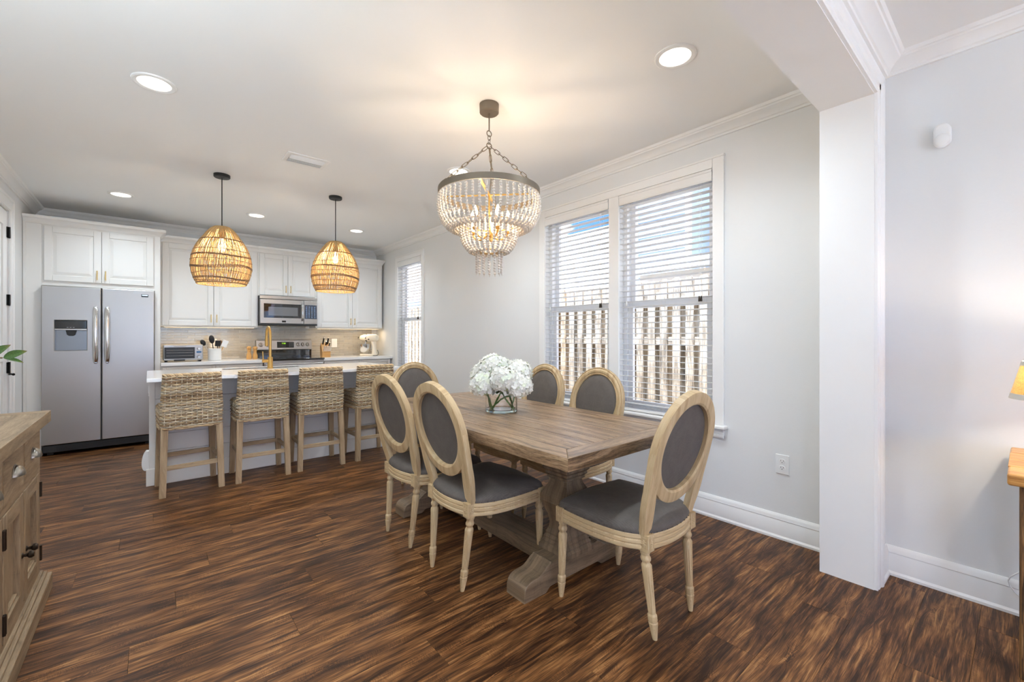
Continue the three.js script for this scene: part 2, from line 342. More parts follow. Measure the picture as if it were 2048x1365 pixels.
// ---------------------------------------------------------------- windows in the right wall
function windowUnit(root, z0, z1) {
  const y0 = SILL, y1 = HEAD, xo = XR + 0.055;         // the sash stands back in the wall
  const f = 0.035;
  part(root, 'frame', join([bx(XR + 0.05, XR + 0.13, y0, y1, z0, z0 + f), bx(XR + 0.05, XR + 0.13, y0, y1, z1 - f, z1), bx(XR + 0.05, XR + 0.13, y1 - f, y1, z0 + f, z1 - f), bx(XR + 0.05, XR + 0.13, y0, y0 + f, z0 + f, z1 - f)]), M.vinyl);
  const ym = (y0 + y1) / 2 - 0.02, s = 0.042;
  for (const [a, b, x] of [[y0 + f, ym + 0.025, XR + 0.065], [ym - 0.025, y1 - f, XR + 0.1]]) {
    const sash = part(root, 'sash', join([bx(x, x + 0.03, a, b, z0 + f, z0 + f + s), bx(x, x + 0.03, a, b, z1 - f - s, z1 - f), bx(x, x + 0.03, a, a + s, z0 + f + s, z1 - f - s), bx(x, x + 0.03, b - s, b, z0 + f + s, z1 - f - s)]), M.vinyl);
    part(sash, 'pane', plain(x + 0.013, x + 0.016, a + s, b - s, z0 + f + s, z1 - f - s), M.pane);
  }
}
function casing(root, z0, z1, stool) {
  const c = 0.075, t = 0.02, y1 = HEAD;
  const board = (a0, a1, b0, b1) => join([bx(XR - t, XR, a0, a1, b0, b1, 0.004)]);
  part(root, 'casing', board(SILL, y1 + c, z0 - c, z0), M.trim); part(root, 'casing', board(SILL, y1 + c, z1, z1 + c), M.trim);
  part(root, 'head_casing', join([board(y1, y1 + c, z0, z1), bx(XR - t - 0.006, XR, y1 + c - 0.016, y1 + c, z0 - c - 0.004, z1 + c + 0.004, 0.003), bx(XR - t - 0.004, XR, y1 - 0.002, y1 + 0.01, z0, z1, 0.002)]), M.trim);
  part(root, 'sill', join([bx(XR - 0.055, XR + 0.06, SILL - 0.024, SILL, z0 - c - 0.02, z1 + c + 0.02, 0.008)]), M.trim);
  part(root, 'apron', join([bx(XR - 0.018, XR, SILL - 0.088, SILL - 0.024, z0 - c, z1 + c, 0.004), bx(XR - 0.024, XR, SILL - 0.082, SILL - 0.064, z0 - c, z1 + c, 0.004), bx(XR - 0.032, XR, SILL - 0.036, SILL - 0.024, z0 - c, z1 + c, 0.004)]), M.trim);
}
const win1 = structure('window_1'); windowUnit(win1, ...W1[0]); windowUnit(win1, ...W1[1]);
casing(win1, W1[0][0], W1[1][1]);
part(win1, 'mullion', bx(XR - 0.02, XR - 0.0005, SILL, HEAD, W1[0][1], W1[1][0], 0.004), M.trim);
const win2 = structure('window_2'); windowUnit(win2, ...W2); casing(win2, ...W2);
// living room windows, behind the camera
const win3 = structure('window_3');
part(win3, 'frame', join([bx(XR + 0.05, XR + 0.11, 0.3, 2.3, 1.6, 1.66), bx(XR + 0.05, XR + 0.11, 0.3, 2.3, 3.54, 3.6), bx(XR + 0.05, XR + 0.11, 0.3, 0.36, 1.66, 3.54), bx(XR + 0.05, XR + 0.11, 2.24, 2.3, 1.66, 3.54)]), M.vinyl);
part(win3, 'pane', plain(XR + 0.08, XR + 0.084, 0.36, 2.24, 1.66, 3.54), M.pane);
const win4 = structure('window_4');
part(win4, 'frame', join([bx(-2.9, 2.3, 0.02, 0.1, ZN + 0.04, ZN + 0.1), bx(-2.9, 2.3, 2.32, 2.4, ZN + 0.04, ZN + 0.1), ...[-2.9, -1.19, 0.54, 2.23].map((x) => bx(x, x + 0.07, 0.1, 2.32, ZN + 0.04, ZN + 0.1))]), M.vinyl);
part(win4, 'pane', plain(-2.83, 2.23, 0.1, 2.32, ZN + 0.065, ZN + 0.07), M.pane);
const win5 = structure('window_5');
part(win5, 'frame', join([bx(XN - 0.1, XN - 0.04, 0.25, 0.32, 2.4, 3.8), bx(XN - 0.1, XN - 0.04, 2.28, 2.35, 2.4, 3.8), ...[2.4, 3.06, 3.73].map((z) => bx(XN - 0.1, XN - 0.04, 0.32, 2.28, z, z + 0.07))]), M.vinyl);
part(win5, 'pane', plain(XN - 0.075, XN - 0.07, 0.32, 2.28, 2.47, 3.73), M.pane);

// faux wood blinds
{
  const slat = (len) => { const p = [], n = 5; for (let i = 0; i <= n; i++) { const x = (i / n - 0.5) * 0.05; p.push([x, 0.0022 * (1 - (2 * i / n - 1) ** 2)]); } const s = poly([...p, ...p.slice().reverse().map(([x, y]) => [x, y - 0.0028])]); return extrude(s, len, 0); };
  const geos = new Map();
  const make = (z0, z1, label) => {
    const len = z1 - z0 - 0.012, xc = XR + 0.012, b = thing('window_blind', label, 'blind', [xc, 0, z0 + 0.006]);
    part(b, 'valance', join([bx(-0.034, -0.022, HEAD - 0.085, HEAD - 0.004, -0.002, len + 0.002, 0.003), bx(-0.038, -0.022, HEAD - 0.026, HEAD - 0.014, -0.002, len + 0.002, 0.003), bx(-0.036, -0.022, HEAD - 0.08, HEAD - 0.07, -0.002, len + 0.002, 0.003)]), M.white);
    part(b, 'headrail', bx(-0.02, 0.03, HEAD - 0.045, HEAD - 0.005, 0, len, 0.003), M.white);
    const g = slat(len), bottom = SILL + 0.022, top = HEAD - 0.1, n = Math.round((top - bottom) / 0.0425);
    for (let k = 1; k <= n; k++) { const s = part(b, 'slat', g, M.blind); s.position.y = lerp(bottom, top, k / n); s.rotation.z = -0.07; }
    part(b, 'bottom_rail', bx(-0.026, 0.026, SILL + 0.004, SILL + 0.022, 0, len, 0.004), M.white);
    const cords = []; for (const f of [0.12, 0.5, 0.88]) for (const x of [-0.026, 0.026]) cords.push(rod(V(x, SILL + 0.02, len * f), V(x, HEAD - 0.05, len * f), 0.0008, 5));
    part(b, 'ladder_cord', join(cords), M.cord);
    const z = len - 0.07;
    part(b, 'lift_cord', join([rod(V(-0.03, 1.5, z), V(-0.03, HEAD - 0.1, z), 0.0008, 5), rod(V(-0.03, 1.5, z - 0.012), V(-0.03, HEAD - 0.1, z - 0.012), 0.0008, 5)]), M.cord);
    for (const d of [0, -0.014]) part(b, 'tassel', latheHard([[0.0015, 0.04], [0.005, 0.034], [0.0075, 0.004], [0.006, 0], [0, 0]], 12).translate(-0.03, 1.46, z + d), M.bronze);
    part(b, 'tilt_cord', join([rod(V(-0.03, 1.5, 0.07), V(-0.03, HEAD - 0.1, 0.07), 0.0008, 5), latheHard([[0.0015, 0.04], [0.005, 0.034], [0.0075, 0.004], [0, 0]], 10).translate(-0.03, 1.46, 0.07)]), M.cord);
  };
  make(W1[1][0], W1[1][1], 'white slatted blind in the right half of the double window behind the table');
  make(W1[0][0], W1[0][1], 'white slatted blind in the left half of the double window behind the table');
  make(W2[0], W2[1], 'white slatted blind in the single narrow window beside the kitchen cabinets');
}

// pantry door in the left wall
{
  const d = structure('door_1'), z0 = -5.05, z1 = -5.864, x = XL;
  const panel = (y0, y1) => join([bx(x - 0.035, x - 0.018, y0, y1, z1 + 0.14, z0 - 0.14, 0.01), bx(x - 0.03, x - 0.01, y0 + 0.05, y1 - 0.05, z1 + 0.19, z0 - 0.19, 0.012)]);
  part(d, 'leaf', join([bx(x - 0.045, x - 0.03, 0.01, 2.335, z1 + 0.004, z0 - 0.004), bx(x - 0.045, x - 0.008, 0.01, 2.335, z1 + 0.004, z1 + 0.13), bx(x - 0.045, x - 0.008, 0.01, 2.335, z0 - 0.13, z0 - 0.004), ...[[0.01, 0.25], [1.0, 1.14], [2.2, 2.335]].map(([a, b]) => bx(x - 0.045, x - 0.008, a, b, z1 + 0.13, z0 - 0.13))]), M.trim);
  part(d, 'panel', panel(0.25, 1.0), M.trim); part(d, 'panel', panel(1.14, 2.2), M.trim);
  part(d, 'frame', join([bx(x - 0.13, x - 0.046, 0, 2.34, z1 - 0.0, z1 + 0.03), bx(x - 0.13, x - 0.046, 0, 2.34, z0 - 0.03, z0), bx(x - 0.13, x - 0.046, 2.31, 2.34, z1, z0)]), M.trim);
  part(d, 'casing', join([bx(x, x + 0.018, 0, 2.45, z1 - 0.09, z1 - 0.008, 0.004), bx(x, x + 0.018, 0, 2.45, z0 + 0.008, z0 + 0.09, 0.004), bx(x, x + 0.018, 2.348, 2.45, z1 - 0.008, z0 + 0.008, 0.004), bx(x, x + 0.024, 0, 2.456, z1 - 0.096, z1 - 0.078, 0.004), bx(x, x + 0.024, 2.434, 2.456, z1 - 0.09, z0 + 0.09, 0.004)]), M.trim);
  for (const y of [2.15, 1.545, 0.94, 0.3]) part(d, 'hinge', join([rod(V(x + 0.004, y - 0.05, z1), V(x + 0.004, y + 0.05, z1), 0.008, 10), plain(x - 0.007, x - 0.002, y - 0.048, y + 0.048, z1 - 0.008, z1 + 0.03)]), M.blackMetal);
  part(d, 'door_stop', join([rod(V(x + 0.006, 0.885, z1), V(x + 0.05, 0.885, z1 + 0.13), 0.007, 10), rod(V(x + 0.04, 0.885, z1 + 0.1), V(x + 0.02, 0.885, z1 + 0.115), 0.006, 8), ball(0.011, x + 0.05, 0.885, z1 + 0.13)]), M.blackMetal);
}
structure('baseboard_left', join([molding(base, V(XL, 0, -6.4), V(XL, 0, -5.96), X), molding(base, V(XL, 0, -4.95), V(XL, 0, -0.47), X)]), M.trim);

// ---------------------------------------------------------------- outside
M.ground = std({ color: 0xb9ac94, roughness: 0.95 });
M.patio = std({ color: 0xc9c2b6, roughness: 0.9 });
M.siding = std({ color: 0x8c9aa8, roughness: 0.7 });
M.roof = (() => { const t = dataTexture(512, 512, (x, y) => ramp([[96, 92, 86], [150, 146, 138], [190, 184, 174]], 0.5 + 0.5 * fbm(x * 0.06, y * 0.06, 4))); t.repeat.set(1, 1); return std({ map: t, roughness: 0.95 }); })();
structure('ground', plain(-40, 40, -0.45, -0.25, -40, 40), M.ground);
structure('eave', join([plain(XR + WT, 3.42, 2.6, 2.66, -8, ZN + 0.4), plain(3.4, 3.43, 2.56, 2.76, -8, ZN + 0.4)]), M.white);
structure('patio_slab', plain(-6, 6, -0.25, -0.2, ZN + 0.2, 14), M.patio);
{
  const fence = thing('fence', 'weathered pale wood shadowbox fence outside the windows', 'fence', [4.25, -0.25, 0]);
  const stops = [[94, 79, 58], [154, 136, 109], [190, 172, 144], [209, 194, 168]];
  const mats = [0, 1, 2].map((k) => std({ map: fit(woodTexture(512, 256, 1.6, 0.4, stops.map((s) => s.map((c, i) => clamp(c * (1 + 0.06 * (k - 1)) - (k === 2 ? i * 6 : 0), 0, 255))), { streak: 40, knots: 0.4, contrast: 1.2 }), 1.6, 0.4), roughness: 0.9 }));
  reseed(91);
  const boards = [0, 1, 2, 3].map(() => wood(extrude(poly([[0, 0], [0.086, 0], [0.086, 2.05], [0.068, 2.08], [0.018, 2.08], [0, 2.05]]), 0.016, 0).rotateY(PI / 2).translate(0, 0, 0.046), 'y'));
  let k = 0;
  for (let z = -0.6; z > -9.6; z -= 0.146, k++) {
    const a = part(fence, 'picket', boards[k % 4], mats[fl(rnd() * 3)]); a.position.set(-0.036, rr(-0.012, 0.012), z);
    const b = part(fence, 'picket', boards[(k + 2) % 4], mats[fl(rnd() * 3)]); b.position.set(0.04, rr(-0.012, 0.012), z - 0.117);
  }
  for (const y of [0.35, 1.05, 1.42, 1.9]) { if (y === 1.05) continue; part(fence, 'rail', wood(bx(-0.02, 0.038, y - 0.045, y + 0.045, -9.6, -0.5), 'z'), mats[0]); }
  for (let z = -1.9; z > -9.6; z -= 2.3) part(fence, 'post', wood(bx(-0.02, 0.07, 0, 2.0, z - 0.045, z + 0.045), 'y'), mats[1]);
}
{
  const h = thing('neighbour_house', 'pale blue grey and white neighbour house seen over the fence', 'house', [8.2, -0.25, 0]);
  const laps = (x, z0, z1, y1) => { const g = []; for (let y = 0.2; y < y1; y += 0.17) g.push(mesh([x, y, z0, x, y, z1, x + 0.03, y + 0.17, z0, x + 0.03, y + 0.17, z1, x + 0.03, y, z0, x + 0.03, y, z1], [0, 1, 2, 1, 3, 2, 0, 4, 1, 1, 4, 5], undefined, 0.3)); return join(g); };
  part(h, 'siding', laps(0, -5.5, -4.3, 4.9), M.siding);
  part(h, 'wall', plain(0.03, 1.4, 0, 5.05, -5.5, -4.3), M.siding);
  part(h, 'siding', laps(0.9, -14, -5.5, 4.2), M.white); part(h, 'wall', plain(0.93, 5, 0, 4.35, -14, -5.5), M.white);
  part(h, 'siding', laps(0.9, -4.3, 3, 4.0), M.white); part(h, 'wall', plain(0.93, 5, 0, 4.1, -4.3, 3), M.white);
  part(h, 'corner_board', plain(-0.03, 0.06, 0, 5, -5.62, -5.47), M.white); part(h, 'corner_board', plain(-0.03, 0.06, 0, 5, -4.36, -4.27), M.white);
  const w = part(h, 'window', join([plain(0.86, 0.94, 1.5, 3.6, -4.22, -4.14), plain(0.86, 0.94, 1.5, 3.6, -3.82, -3.74), plain(0.86, 0.94, 3.5, 3.6, -4.14, -3.82), plain(0.86, 0.94, 2.5, 2.56, -4.14, -3.82), plain(0.86, 0.94, 1.5, 1.6, -4.14, -3.82)]), M.white);
  part(w, 'pane', plain(0.9, 0.91, 1.6, 3.5, -4.14, -3.82), std({ color: 0x8fa7ae, roughness: 0.1 }));
  part(h, 'roof', mesh([-0.5, 4.7, -3.9, -0.5, 5.6, -4.9, 1.6, 5.6, -4.9, 1.6, 4.7, -3.9, -0.5, 4.6, -5.9, 1.6, 4.6, -5.9, -0.5, 4.58, -3.9, -0.5, 5.48, -4.9, -0.5, 4.48, -5.9, 1.6, 4.58, -3.9, 1.6, 5.48, -4.9, 1.6, 4.48, -5.9], [0, 1, 2, 0, 2, 3, 1, 4, 5, 1, 5, 2, 0, 6, 7, 0, 7, 1, 1, 7, 8, 1, 8, 4, 6, 9, 10, 6, 10, 7, 7, 10, 11, 7, 11, 8], undefined, 0.3), M.roof);
}
{
  const s = thing('garden_shed', 'low shed with a brown shingled roof behind the right half of the fence', 'shed', [5.3, -0.25, 0]);
  part(s, 'wall', plain(0.15, 2.0, 0, 2.35, -3.6, 1.9), M.white);
  const courses = [];
  for (let i = 0; i < 8; i++) { const a = i / 8; courses.push(wood(plain(-0.1, 0.2, 0, 0.02, -3.7, 2.0), 'z').rotateZ(0.25).translate(a * 2.0, 2.36 + a * 0.52, 0)); }
  part(s, 'roof', join(courses), M.roof);
  const g = thing('garage', 'small outbuilding whose grey roof slopes down behind the left half of the fence', 'garage', [5.6, -0.25, 0]);
  part(g, 'wall', plain(0.1, 2.4, 0, 2.2, -9.5, -4.2), M.white);
  part(g, 'roof', wood(plain(0, 2.6, 0, 0.06, -0.06, 4.7), 'x').rotateX(0.3).translate(0, 3.5, -8.6), M.roof);
}
// ---------------------------------------------------------------- ceiling fittings
function spotUnder(x, y, z, power, angle = 1.35) {
  const l = new THREE.SpotLight(0xe2f1fd, power, 0, angle, 1, 2); l.name = 'can_light'; l.position.set(x, y, z); l.target.position.set(x, 0, z); l.castShadow = true; l.shadow.radius = 3; scene.add(l, l.target); return l;
}
{
  const mk = (label, x, z, power = CAN_POWER) => {
    const t = thing('recessed_light', label, 'ceiling light', [x, HC, z], 0, 'round recessed ceiling lights');
    part(t, 'trim_ring', latheHard([[0.074, 0.001], [0.076, -0.006], [0.092, -0.009], [0.1, -0.006], [0.101, 0.0]], 48), M.white);
    part(t, 'lens', latheHard([[0, -0.002], [0.055, -0.003], [0.075, -0.004]], 40), M.lampGlow);
    spotUnder(x, HC - 0.03, z, power);
  };
  mk('round recessed ceiling light nearest the air vent, large and oblique', 0.025, -3.118);
  mk('round recessed ceiling light directly above the near end of the dining table', 2.028, -1.136);
  mk('small round recessed light above the fridge', -0.209, -5.778, KITCHEN_CAN);
  mk('small round recessed light between the two rattan pendants', 0.962, -5.764, KITCHEN_CAN);
  mk('small round recessed light right of both pendants near the kitchen corner', 2.124, -5.751, KITCHEN_CAN);
  mk('round recessed ceiling light partly hidden behind the chandelier rim', 2.025, -3.118);
  mk('round recessed ceiling light above the sideboard, left of the picture', 0.025, -1.136);
  for (const [x, z, where] of [[-2.2, 1.1, 'behind the camera at the far left'], [-0.4, 1.1, 'just behind the camera'], [1.5, 1.1, 'behind the camera, nearest the pillar'], [-2.2, 3.2, 'by the left end of the glass doors'], [-0.4, 3.2, 'before the middle of the glass doors'], [1.5, 3.2, 'by the right end of the glass doors']]) mk('round recessed light in the living room ceiling, ' + where, x, z, x > 1 ? LIVING_CAN * 0.2 : LIVING_CAN);
}
{
  const v = thing('air_vent', 'white louvred air vent in the ceiling beside the pendants', 'vent', [0.965, HC, -3.715]);
  part(v, 'frame', join([bx(-0.155, 0.155, -0.008, 0, -0.11, -0.08, 0.003), bx(-0.155, 0.155, -0.008, 0, 0.08, 0.11, 0.003), bx(-0.155, -0.125, -0.008, 0, -0.08, 0.08, 0.003), bx(0.125, 0.155, -0.008, 0, -0.08, 0.08, 0.003)]), M.white);
  for (let i = 0; i < 7; i++) { const l = part(v, 'louver', plain(-0.125, 0.125, -0.001, 0.001, -0.012, 0.012), M.white); l.position.set(0, -0.007, -0.068 + i * 0.0225); l.rotation.x = i < 4 ? 0.7 : -0.7; }
  part(v, 'backing', plain(-0.125, 0.125, -0.001, 0, -0.08, 0.08), M.ceiling);
}

// rattan pendants
M.rattan = std({ color: 0xd4b07a, roughness: 0.6, vertexColors: true });
M.rattanBand = std({ color: 0x8f7050, roughness: 0.65 });
{
  const prof = new THREE.CatmullRomCurve3([[0.058, 0.5], [0.085, 0.478], [0.135, 0.41], [0.185, 0.33], [0.215, 0.24], [0.224, 0.17], [0.215, 0.09], [0.19, 0.02], [0.178, 0.0]].map(([r, y]) => V(r, y, 0)));
  const build = (k) => {
    reseed(300 + k);
    const slats = [], N = 136, S = 16;
    for (let i = 0; i < N; i++) {
      const a0 = (i + rr(-0.22, 0.22)) / N * 2 * PI, twist = 0.30 + rr(-0.03, 0.03), ph = rnd() * 6, pts = [];
      for (let s = 0; s <= S; s++) { const t = s / S, p = prof.getPoint(t), a = a0 + twist * (t - 0.5) + 0.012 * sin(t * 12 + ph), rad = p.x + rr(-0.0012, 0.0012); pts.push(V(cos(a) * rad, p.y, sin(a) * rad)); }
      const g = tube(pts, 0.0027, S, 4), c = new Float32Array(g.attributes.position.count * 3), b = rr(0.72, 1.12), y = rr(-0.06, 0.06);
      for (let j = 0; j < c.length; j += 3) { c[j] = b; c[j + 1] = b * (0.98 + y); c[j + 2] = b * (0.9 + y); }
      g.setAttribute('color', new THREE.BufferAttribute(c, 3)); slats.push(g);
    }
    const ringAt = (t, r, wave, ph, off = 0.003) => { const pts = []; for (let i = 0; i < 60; i++) { const a = i / 60 * 2 * PI, tt = clamp(t + wave * (sin(2 * a + ph) * 0.6 + sin(3 * a + ph * 2.3) * 0.4), 0.01, 0.995), p = prof.getPoint(tt); pts.push(V(cos(a) * (p.x + off), p.y, sin(a) * (p.x + off))); } return tube(pts, r, 90, 5, true); };
    const bands = [];
    for (const [t, n, w] of [[0.3, 2, 0.008], [0.44, 1, 0.012], [0.5, 3, 0.014], [0.58, 1, 0.016], [0.66, 4, 0.02], [0.745, 1, 0.022], [0.82, 3, 0.024], [0.87, 1, 0.018]]) { const ph = rnd() * 6; for (let j = 0; j < n; j++) bands.push(ringAt(t + j * 0.009, 0.0024, w, ph + j * 0.08)); }
    for (const t of [0.955, 0.965]) bands.push(ringAt(t, 0.003, 0.002, 0));
    const lightBands = [0.02, 0.1, 0.2, 0.985].map((t) => ringAt(t, t > 0.9 ? 0.004 : 0.002, 0.003, rnd() * 6));
    return { slats: join(slats), bands: join(bands), light: join(lightBands) };
  };
  const mk = (k, x, z, label) => {
    const yb = 1.672, t = thing('pendant_light', label, 'pendant light', [x, yb, z]);
    const g = build(k), s = part(t, 'shade', g.slats, M.rattan, { kind: 'stuff' });
    part(s, 'woven_band', g.bands, M.rattanBand); const c = g.light; c.setAttribute('color', new THREE.BufferAttribute(new Float32Array(c.attributes.position.count * 3).fill(0.9), 3)); part(s, 'rim', c, M.rattan);
    part(t, 'shade_cap', latheHard([[0.004, 0.506], [0.03, 0.506], [0.058, 0.502], [0.06, 0.497], [0.004, 0.499], [0.004, 0.506]], 36), M.rattanBand);
    part(t, 'socket', latheHard([[0, 0.5], [0.02, 0.5], [0.024, 0.47], [0.022, 0.41], [0.019, 0.4], [0, 0.4]], 16), M.black);
    part(t, 'bulb', lathe([[0, 0.285], [0.018, 0.29], [0.03, 0.315], [0.031, 0.335], [0.022, 0.37], [0.014, 0.385], [0.013, 0.405]], 20), M.bulbGlow);
    part(t, 'cord', rod(V(0, 0.5, 0), V(0, HC - yb - 0.02, 0), 0.0042, 8), M.black);
    part(t, 'canopy', latheHard([[0, HC - yb - 0.032], [0.012, HC - yb - 0.03], [0.058, HC - yb - 0.026], [0.062, HC - yb - 0.02], [0.062, HC - yb - 0.001]], 36), M.black);
    const l = new THREE.PointLight(0xffecd0, PENDANT_POWER, 0, 2); l.name = 'pendant_bulb_light'; l.position.set(x, yb + 0.33, z); l.castShadow = true; l.shadow.radius = 1; scene.add(l);
  };
  mk(0, 0.49, -4.513, 'woven rattan pendant lamp over the island, nearer the fridge');
  mk(1, 1.445, -4.487, 'woven rattan pendant lamp over the island, nearer the microwave');
}

// beaded chandelier over the table
{
  const cx = 1.585, cz = -2.10, t = thing('chandelier', 'tiered chandelier of white wooden beads hanging over the dining table', 'chandelier', [cx, 0, cz]);
  const bead = std({ color: 0xd2c9be, roughness: 0.6 });
  const yRing = 2.088, R1 = 0.304, R2 = 0.178, R3 = 0.082, y2 = 1.905, y3 = 1.735;
  part(t, 'canopy', latheHard([[0, HC - 0.056], [0.052, HC - 0.056], [0.058, HC - 0.05], [0.059, HC - 0.001]], 40), M.pewter);
  part(t, 'stem', join([rod(V(0, HC - 0.055, 0), V(0, 2.47, 0), 0.004, 8), norm(new THREE.TorusGeometry(0.017, 0.003, 8, 24)).translate(0, 2.453, 0)]), M.pewter);
  const link = (n, a, b, parent) => {
    const d = b.clone().sub(a), L = d.length() / n, q = new THREE.Quaternion().setFromUnitVectors(V(0, 1, 0), d.clone().normalize()), out = [];
    for (let i = 0; i < n; i++) {
      const pts = []; const h = L * 0.62, w = 0.0085; for (let k = 0; k < 16; k++) { const u = k / 16 * 2 * PI; pts.push(V(w * sin(u), (h - w) * clamp(cos(u) * 1.8, -1, 1) + w * cos(u) * 0.9, 0)); }
      const g = tube(pts, 0.0021, 24, 6, true).applyMatrix4(new THREE.Matrix4().makeRotationY(i % 2 ? PI / 2 : 0.2)).applyQuaternion(q).translate(...a.clone().addScaledVector(d, (i + 0.5) / n).toArray());
      out.push(g);
    }
    part(parent, 'chain', join(out), M.pewter);
  };
  link(2, V(0, 2.44, 0), V(0, 2.39, 0), t);
  part(t, 'hanging_ring', norm(new THREE.TorusGeometry(0.018, 0.0032, 8, 24)).translate(0, 2.378, 0), M.pewter);
  for (const a of [-0.785, 1.309, 3.403]) link(9, V(0.012 * cos(a), 2.37, 0.012 * sin(a)), V(cos(a) * (R1 - 0.006), yRing + 0.018, sin(a) * (R1 - 0.006)), t);
  part(t, 'top_ring', latheHard([[R1, yRing - 0.018], [R1 + 0.004, yRing - 0.018], [R1 + 0.004, yRing + 0.018], [R1, yRing + 0.018], [R1, yRing - 0.018]], 72), M.pewter);
  part(t, 'cross_bar', join([plain(-R1, R1, yRing - 0.012, yRing - 0.006, -0.008, 0.008).rotateY(-0.8), plain(-R1, R1, yRing - 0.0119, yRing - 0.0061, -0.008, 0.008).rotateY(0.75), rod(V(0, yRing - 0.01, 0), V(0, 1.83, 0), 0.005, 10)]), M.brass);
  part(t, 'cable', tube([V(0, 2.37, 0), V(0.014, 2.25, 0.004), V(0.004, yRing, 0)], 0.003, 12, 6), M.pewter);
  part(t, 'middle_ring', join([norm(new THREE.TorusGeometry(R2, 0.0035, 8, 64)).rotateX(PI / 2).translate(0, y2, 0)]), M.brass);
  part(t, 'lower_ring', join([latheHard([[R3 - 0.03, y3], [R3, y3 - 0.004], [R3 + 0.003, y3], [R3, y3 + 0.005], [R3 - 0.03, y3 + 0.003], [R3 - 0.03, y3]], 40)]), M.brass);
  const strand = (pts, d, ends) => {
    const c = new THREE.CatmullRomCurve3(pts.map(([r, y]) => V(r, y, 0))), L = c.getLength(), n = Math.round(L / (d * 0.96)), out = [];
    for (let i = 0; i < n; i++) { const p = c.getPointAt((i + 0.5) / n); out.push(norm(new THREE.SphereGeometry(d / 2, 9, 7)).translate(p.x, p.y, p.z)); }
    const hook = norm(new THREE.TorusGeometry(0.0045, 0.0009, 5, 10)).translate(pts[0][0], pts[0][1] + 0.004, 0); out.push(hook);
    if (ends) out.push(rod(V(pts.at(-1)[0], pts.at(-1)[1], 0), V(pts.at(-1)[0] + 0.004, pts.at(-1)[1] - 0.012, 0), 0.0028, 6, 0.001));
    return join(out);
  };
  const s1 = strand([[R1, yRing - 0.026], [R1 + 0.004, yRing - 0.09], [R1 - 0.012, yRing - 0.16], [R1 - 0.055, yRing - 0.215], [R2 + 0.03, yRing - 0.222], [R2 + 0.004, y2 + 0.004]], 0.0165);
  const s2 = strand([[R2 - 0.004, y2 - 0.01], [R2 - 0.003, y2 - 0.06], [R2 - 0.018, y2 - 0.12], [R2 - 0.05, y2 - 0.165], [R3 + 0.03, y3 - 0.008], [R3 + 0.004, y3]], 0.0158);
  const s3 = strand([[R3 - 0.004, y3 - 0.008], [R3 - 0.005, y3 - 0.132]], 0.0155, true);
  const around = (g, n, ph = 0) => { for (let i = 0; i < n; i++) part(t, 'bead_strand', g, bead).rotation.y = ph + i / n * 2 * PI; };
  around(s1, 50); around(s2, 30, 0.05); around(s3, 14);
  part(t, 'hub', latheHard([[0, 1.8], [0.008, 1.805], [0.012, 1.82], [0.022, 1.828], [0.024, 1.845], [0.01, 1.86], [0.006, 1.9]], 20), M.brass);
  for (let i = 0; i < 5; i++) {
    const a = i / 5 * 2 * PI + 0.5, ca = cos(a), sa = sin(a), r = 0.115;
    const arm = part(t, 'lamp_arm', join([tube([V(0.015 * ca, 1.838, 0.015 * sa), V(0.05 * ca, 1.812, 0.05 * sa), V(0.095 * ca, 1.82, 0.095 * sa), V(r * ca, 1.85, r * sa)], 0.0045, 16, 8), latheHard([[0, 1.846], [0.012, 1.848], [0.017, 1.86], [0.017, 1.863], [0, 1.863]], 16).translate(r * ca, 0, r * sa)]), M.brass);
    part(arm, 'candle_sleeve', rod(V(r * ca, 1.862, r * sa), V(r * ca, 1.925, r * sa), 0.0105, 14), M.white);
    part(arm, 'bulb', lathe([[0.006, 1.925], [0.013, 1.938], [0.0155, 1.952], [0.012, 1.972], [0.004, 1.99], [0, 1.994]], 14).translate(r * ca, 0, r * sa), M.bulbGlow);
    const l = new THREE.PointLight(0xffe2be, BULB_POWER, 0, 2); l.name = 'candle_light'; const w = V(r * ca, 1.955, r * sa); l.position.set(cx + w.x, w.y, cz + w.z); l.castShadow = true; scene.add(l);
  }
}
// ---------------------------------------------------------------- kitchen cabinets
function raised(x0, x1, y0, y1, z, d) {         // a bevelled field: back edge at z, front face at z + d
  const b = 0.028, p = [[x0, y0, z], [x1, y0, z], [x1, y1, z], [x0, y1, z], [x0 + b, y0 + b, z + d], [x1 - b, y0 + b, z + d], [x1 - b, y1 - b, z + d], [x0 + b, y1 - b, z + d]];
  return mesh(p.flat(), [0, 1, 5, 0, 5, 4, 1, 2, 6, 1, 6, 5, 2, 3, 7, 2, 7, 6, 3, 0, 4, 3, 4, 7, 4, 5, 6, 4, 6, 7], undefined, 0.2);
}
function doorGeo(x0, x1, y0, y1, z, f = 0.06) {  // z: back of the door, 20 mm thick
  const t = 0.02, a = x0 + f, b = x1 - f, c = y0 + f, d = y1 - f;
  return join([bx(x0, a, y0, y1, z, z + t, 0.004), bx(b, x1, y0, y1, z, z + t, 0.004), bx(a, b, y0, c, z, z + t, 0.004), bx(a, b, d, y1, z, z + t, 0.004), plain(a - 0.002, b + 0.002, c - 0.002, d + 0.002, z, z + 0.008), raised(a + 0.004, b - 0.004, c + 0.004, d - 0.004, z + 0.008, 0.009)]);
}
const pull = (L = 0.1) => join([rod(V(0, -L / 2, 0.03), V(0, L / 2, 0.03), 0.0055, 10), rod(V(0, -L / 2 + 0.014, 0), V(0, -L / 2 + 0.014, 0.03), 0.004, 8), rod(V(0, L / 2 - 0.014, 0), V(0, L / 2 - 0.014, 0.03), 0.004, 8)]);
const pullGeo = pull(), pullAcross = pull(0.13).rotateZ(PI / 2);
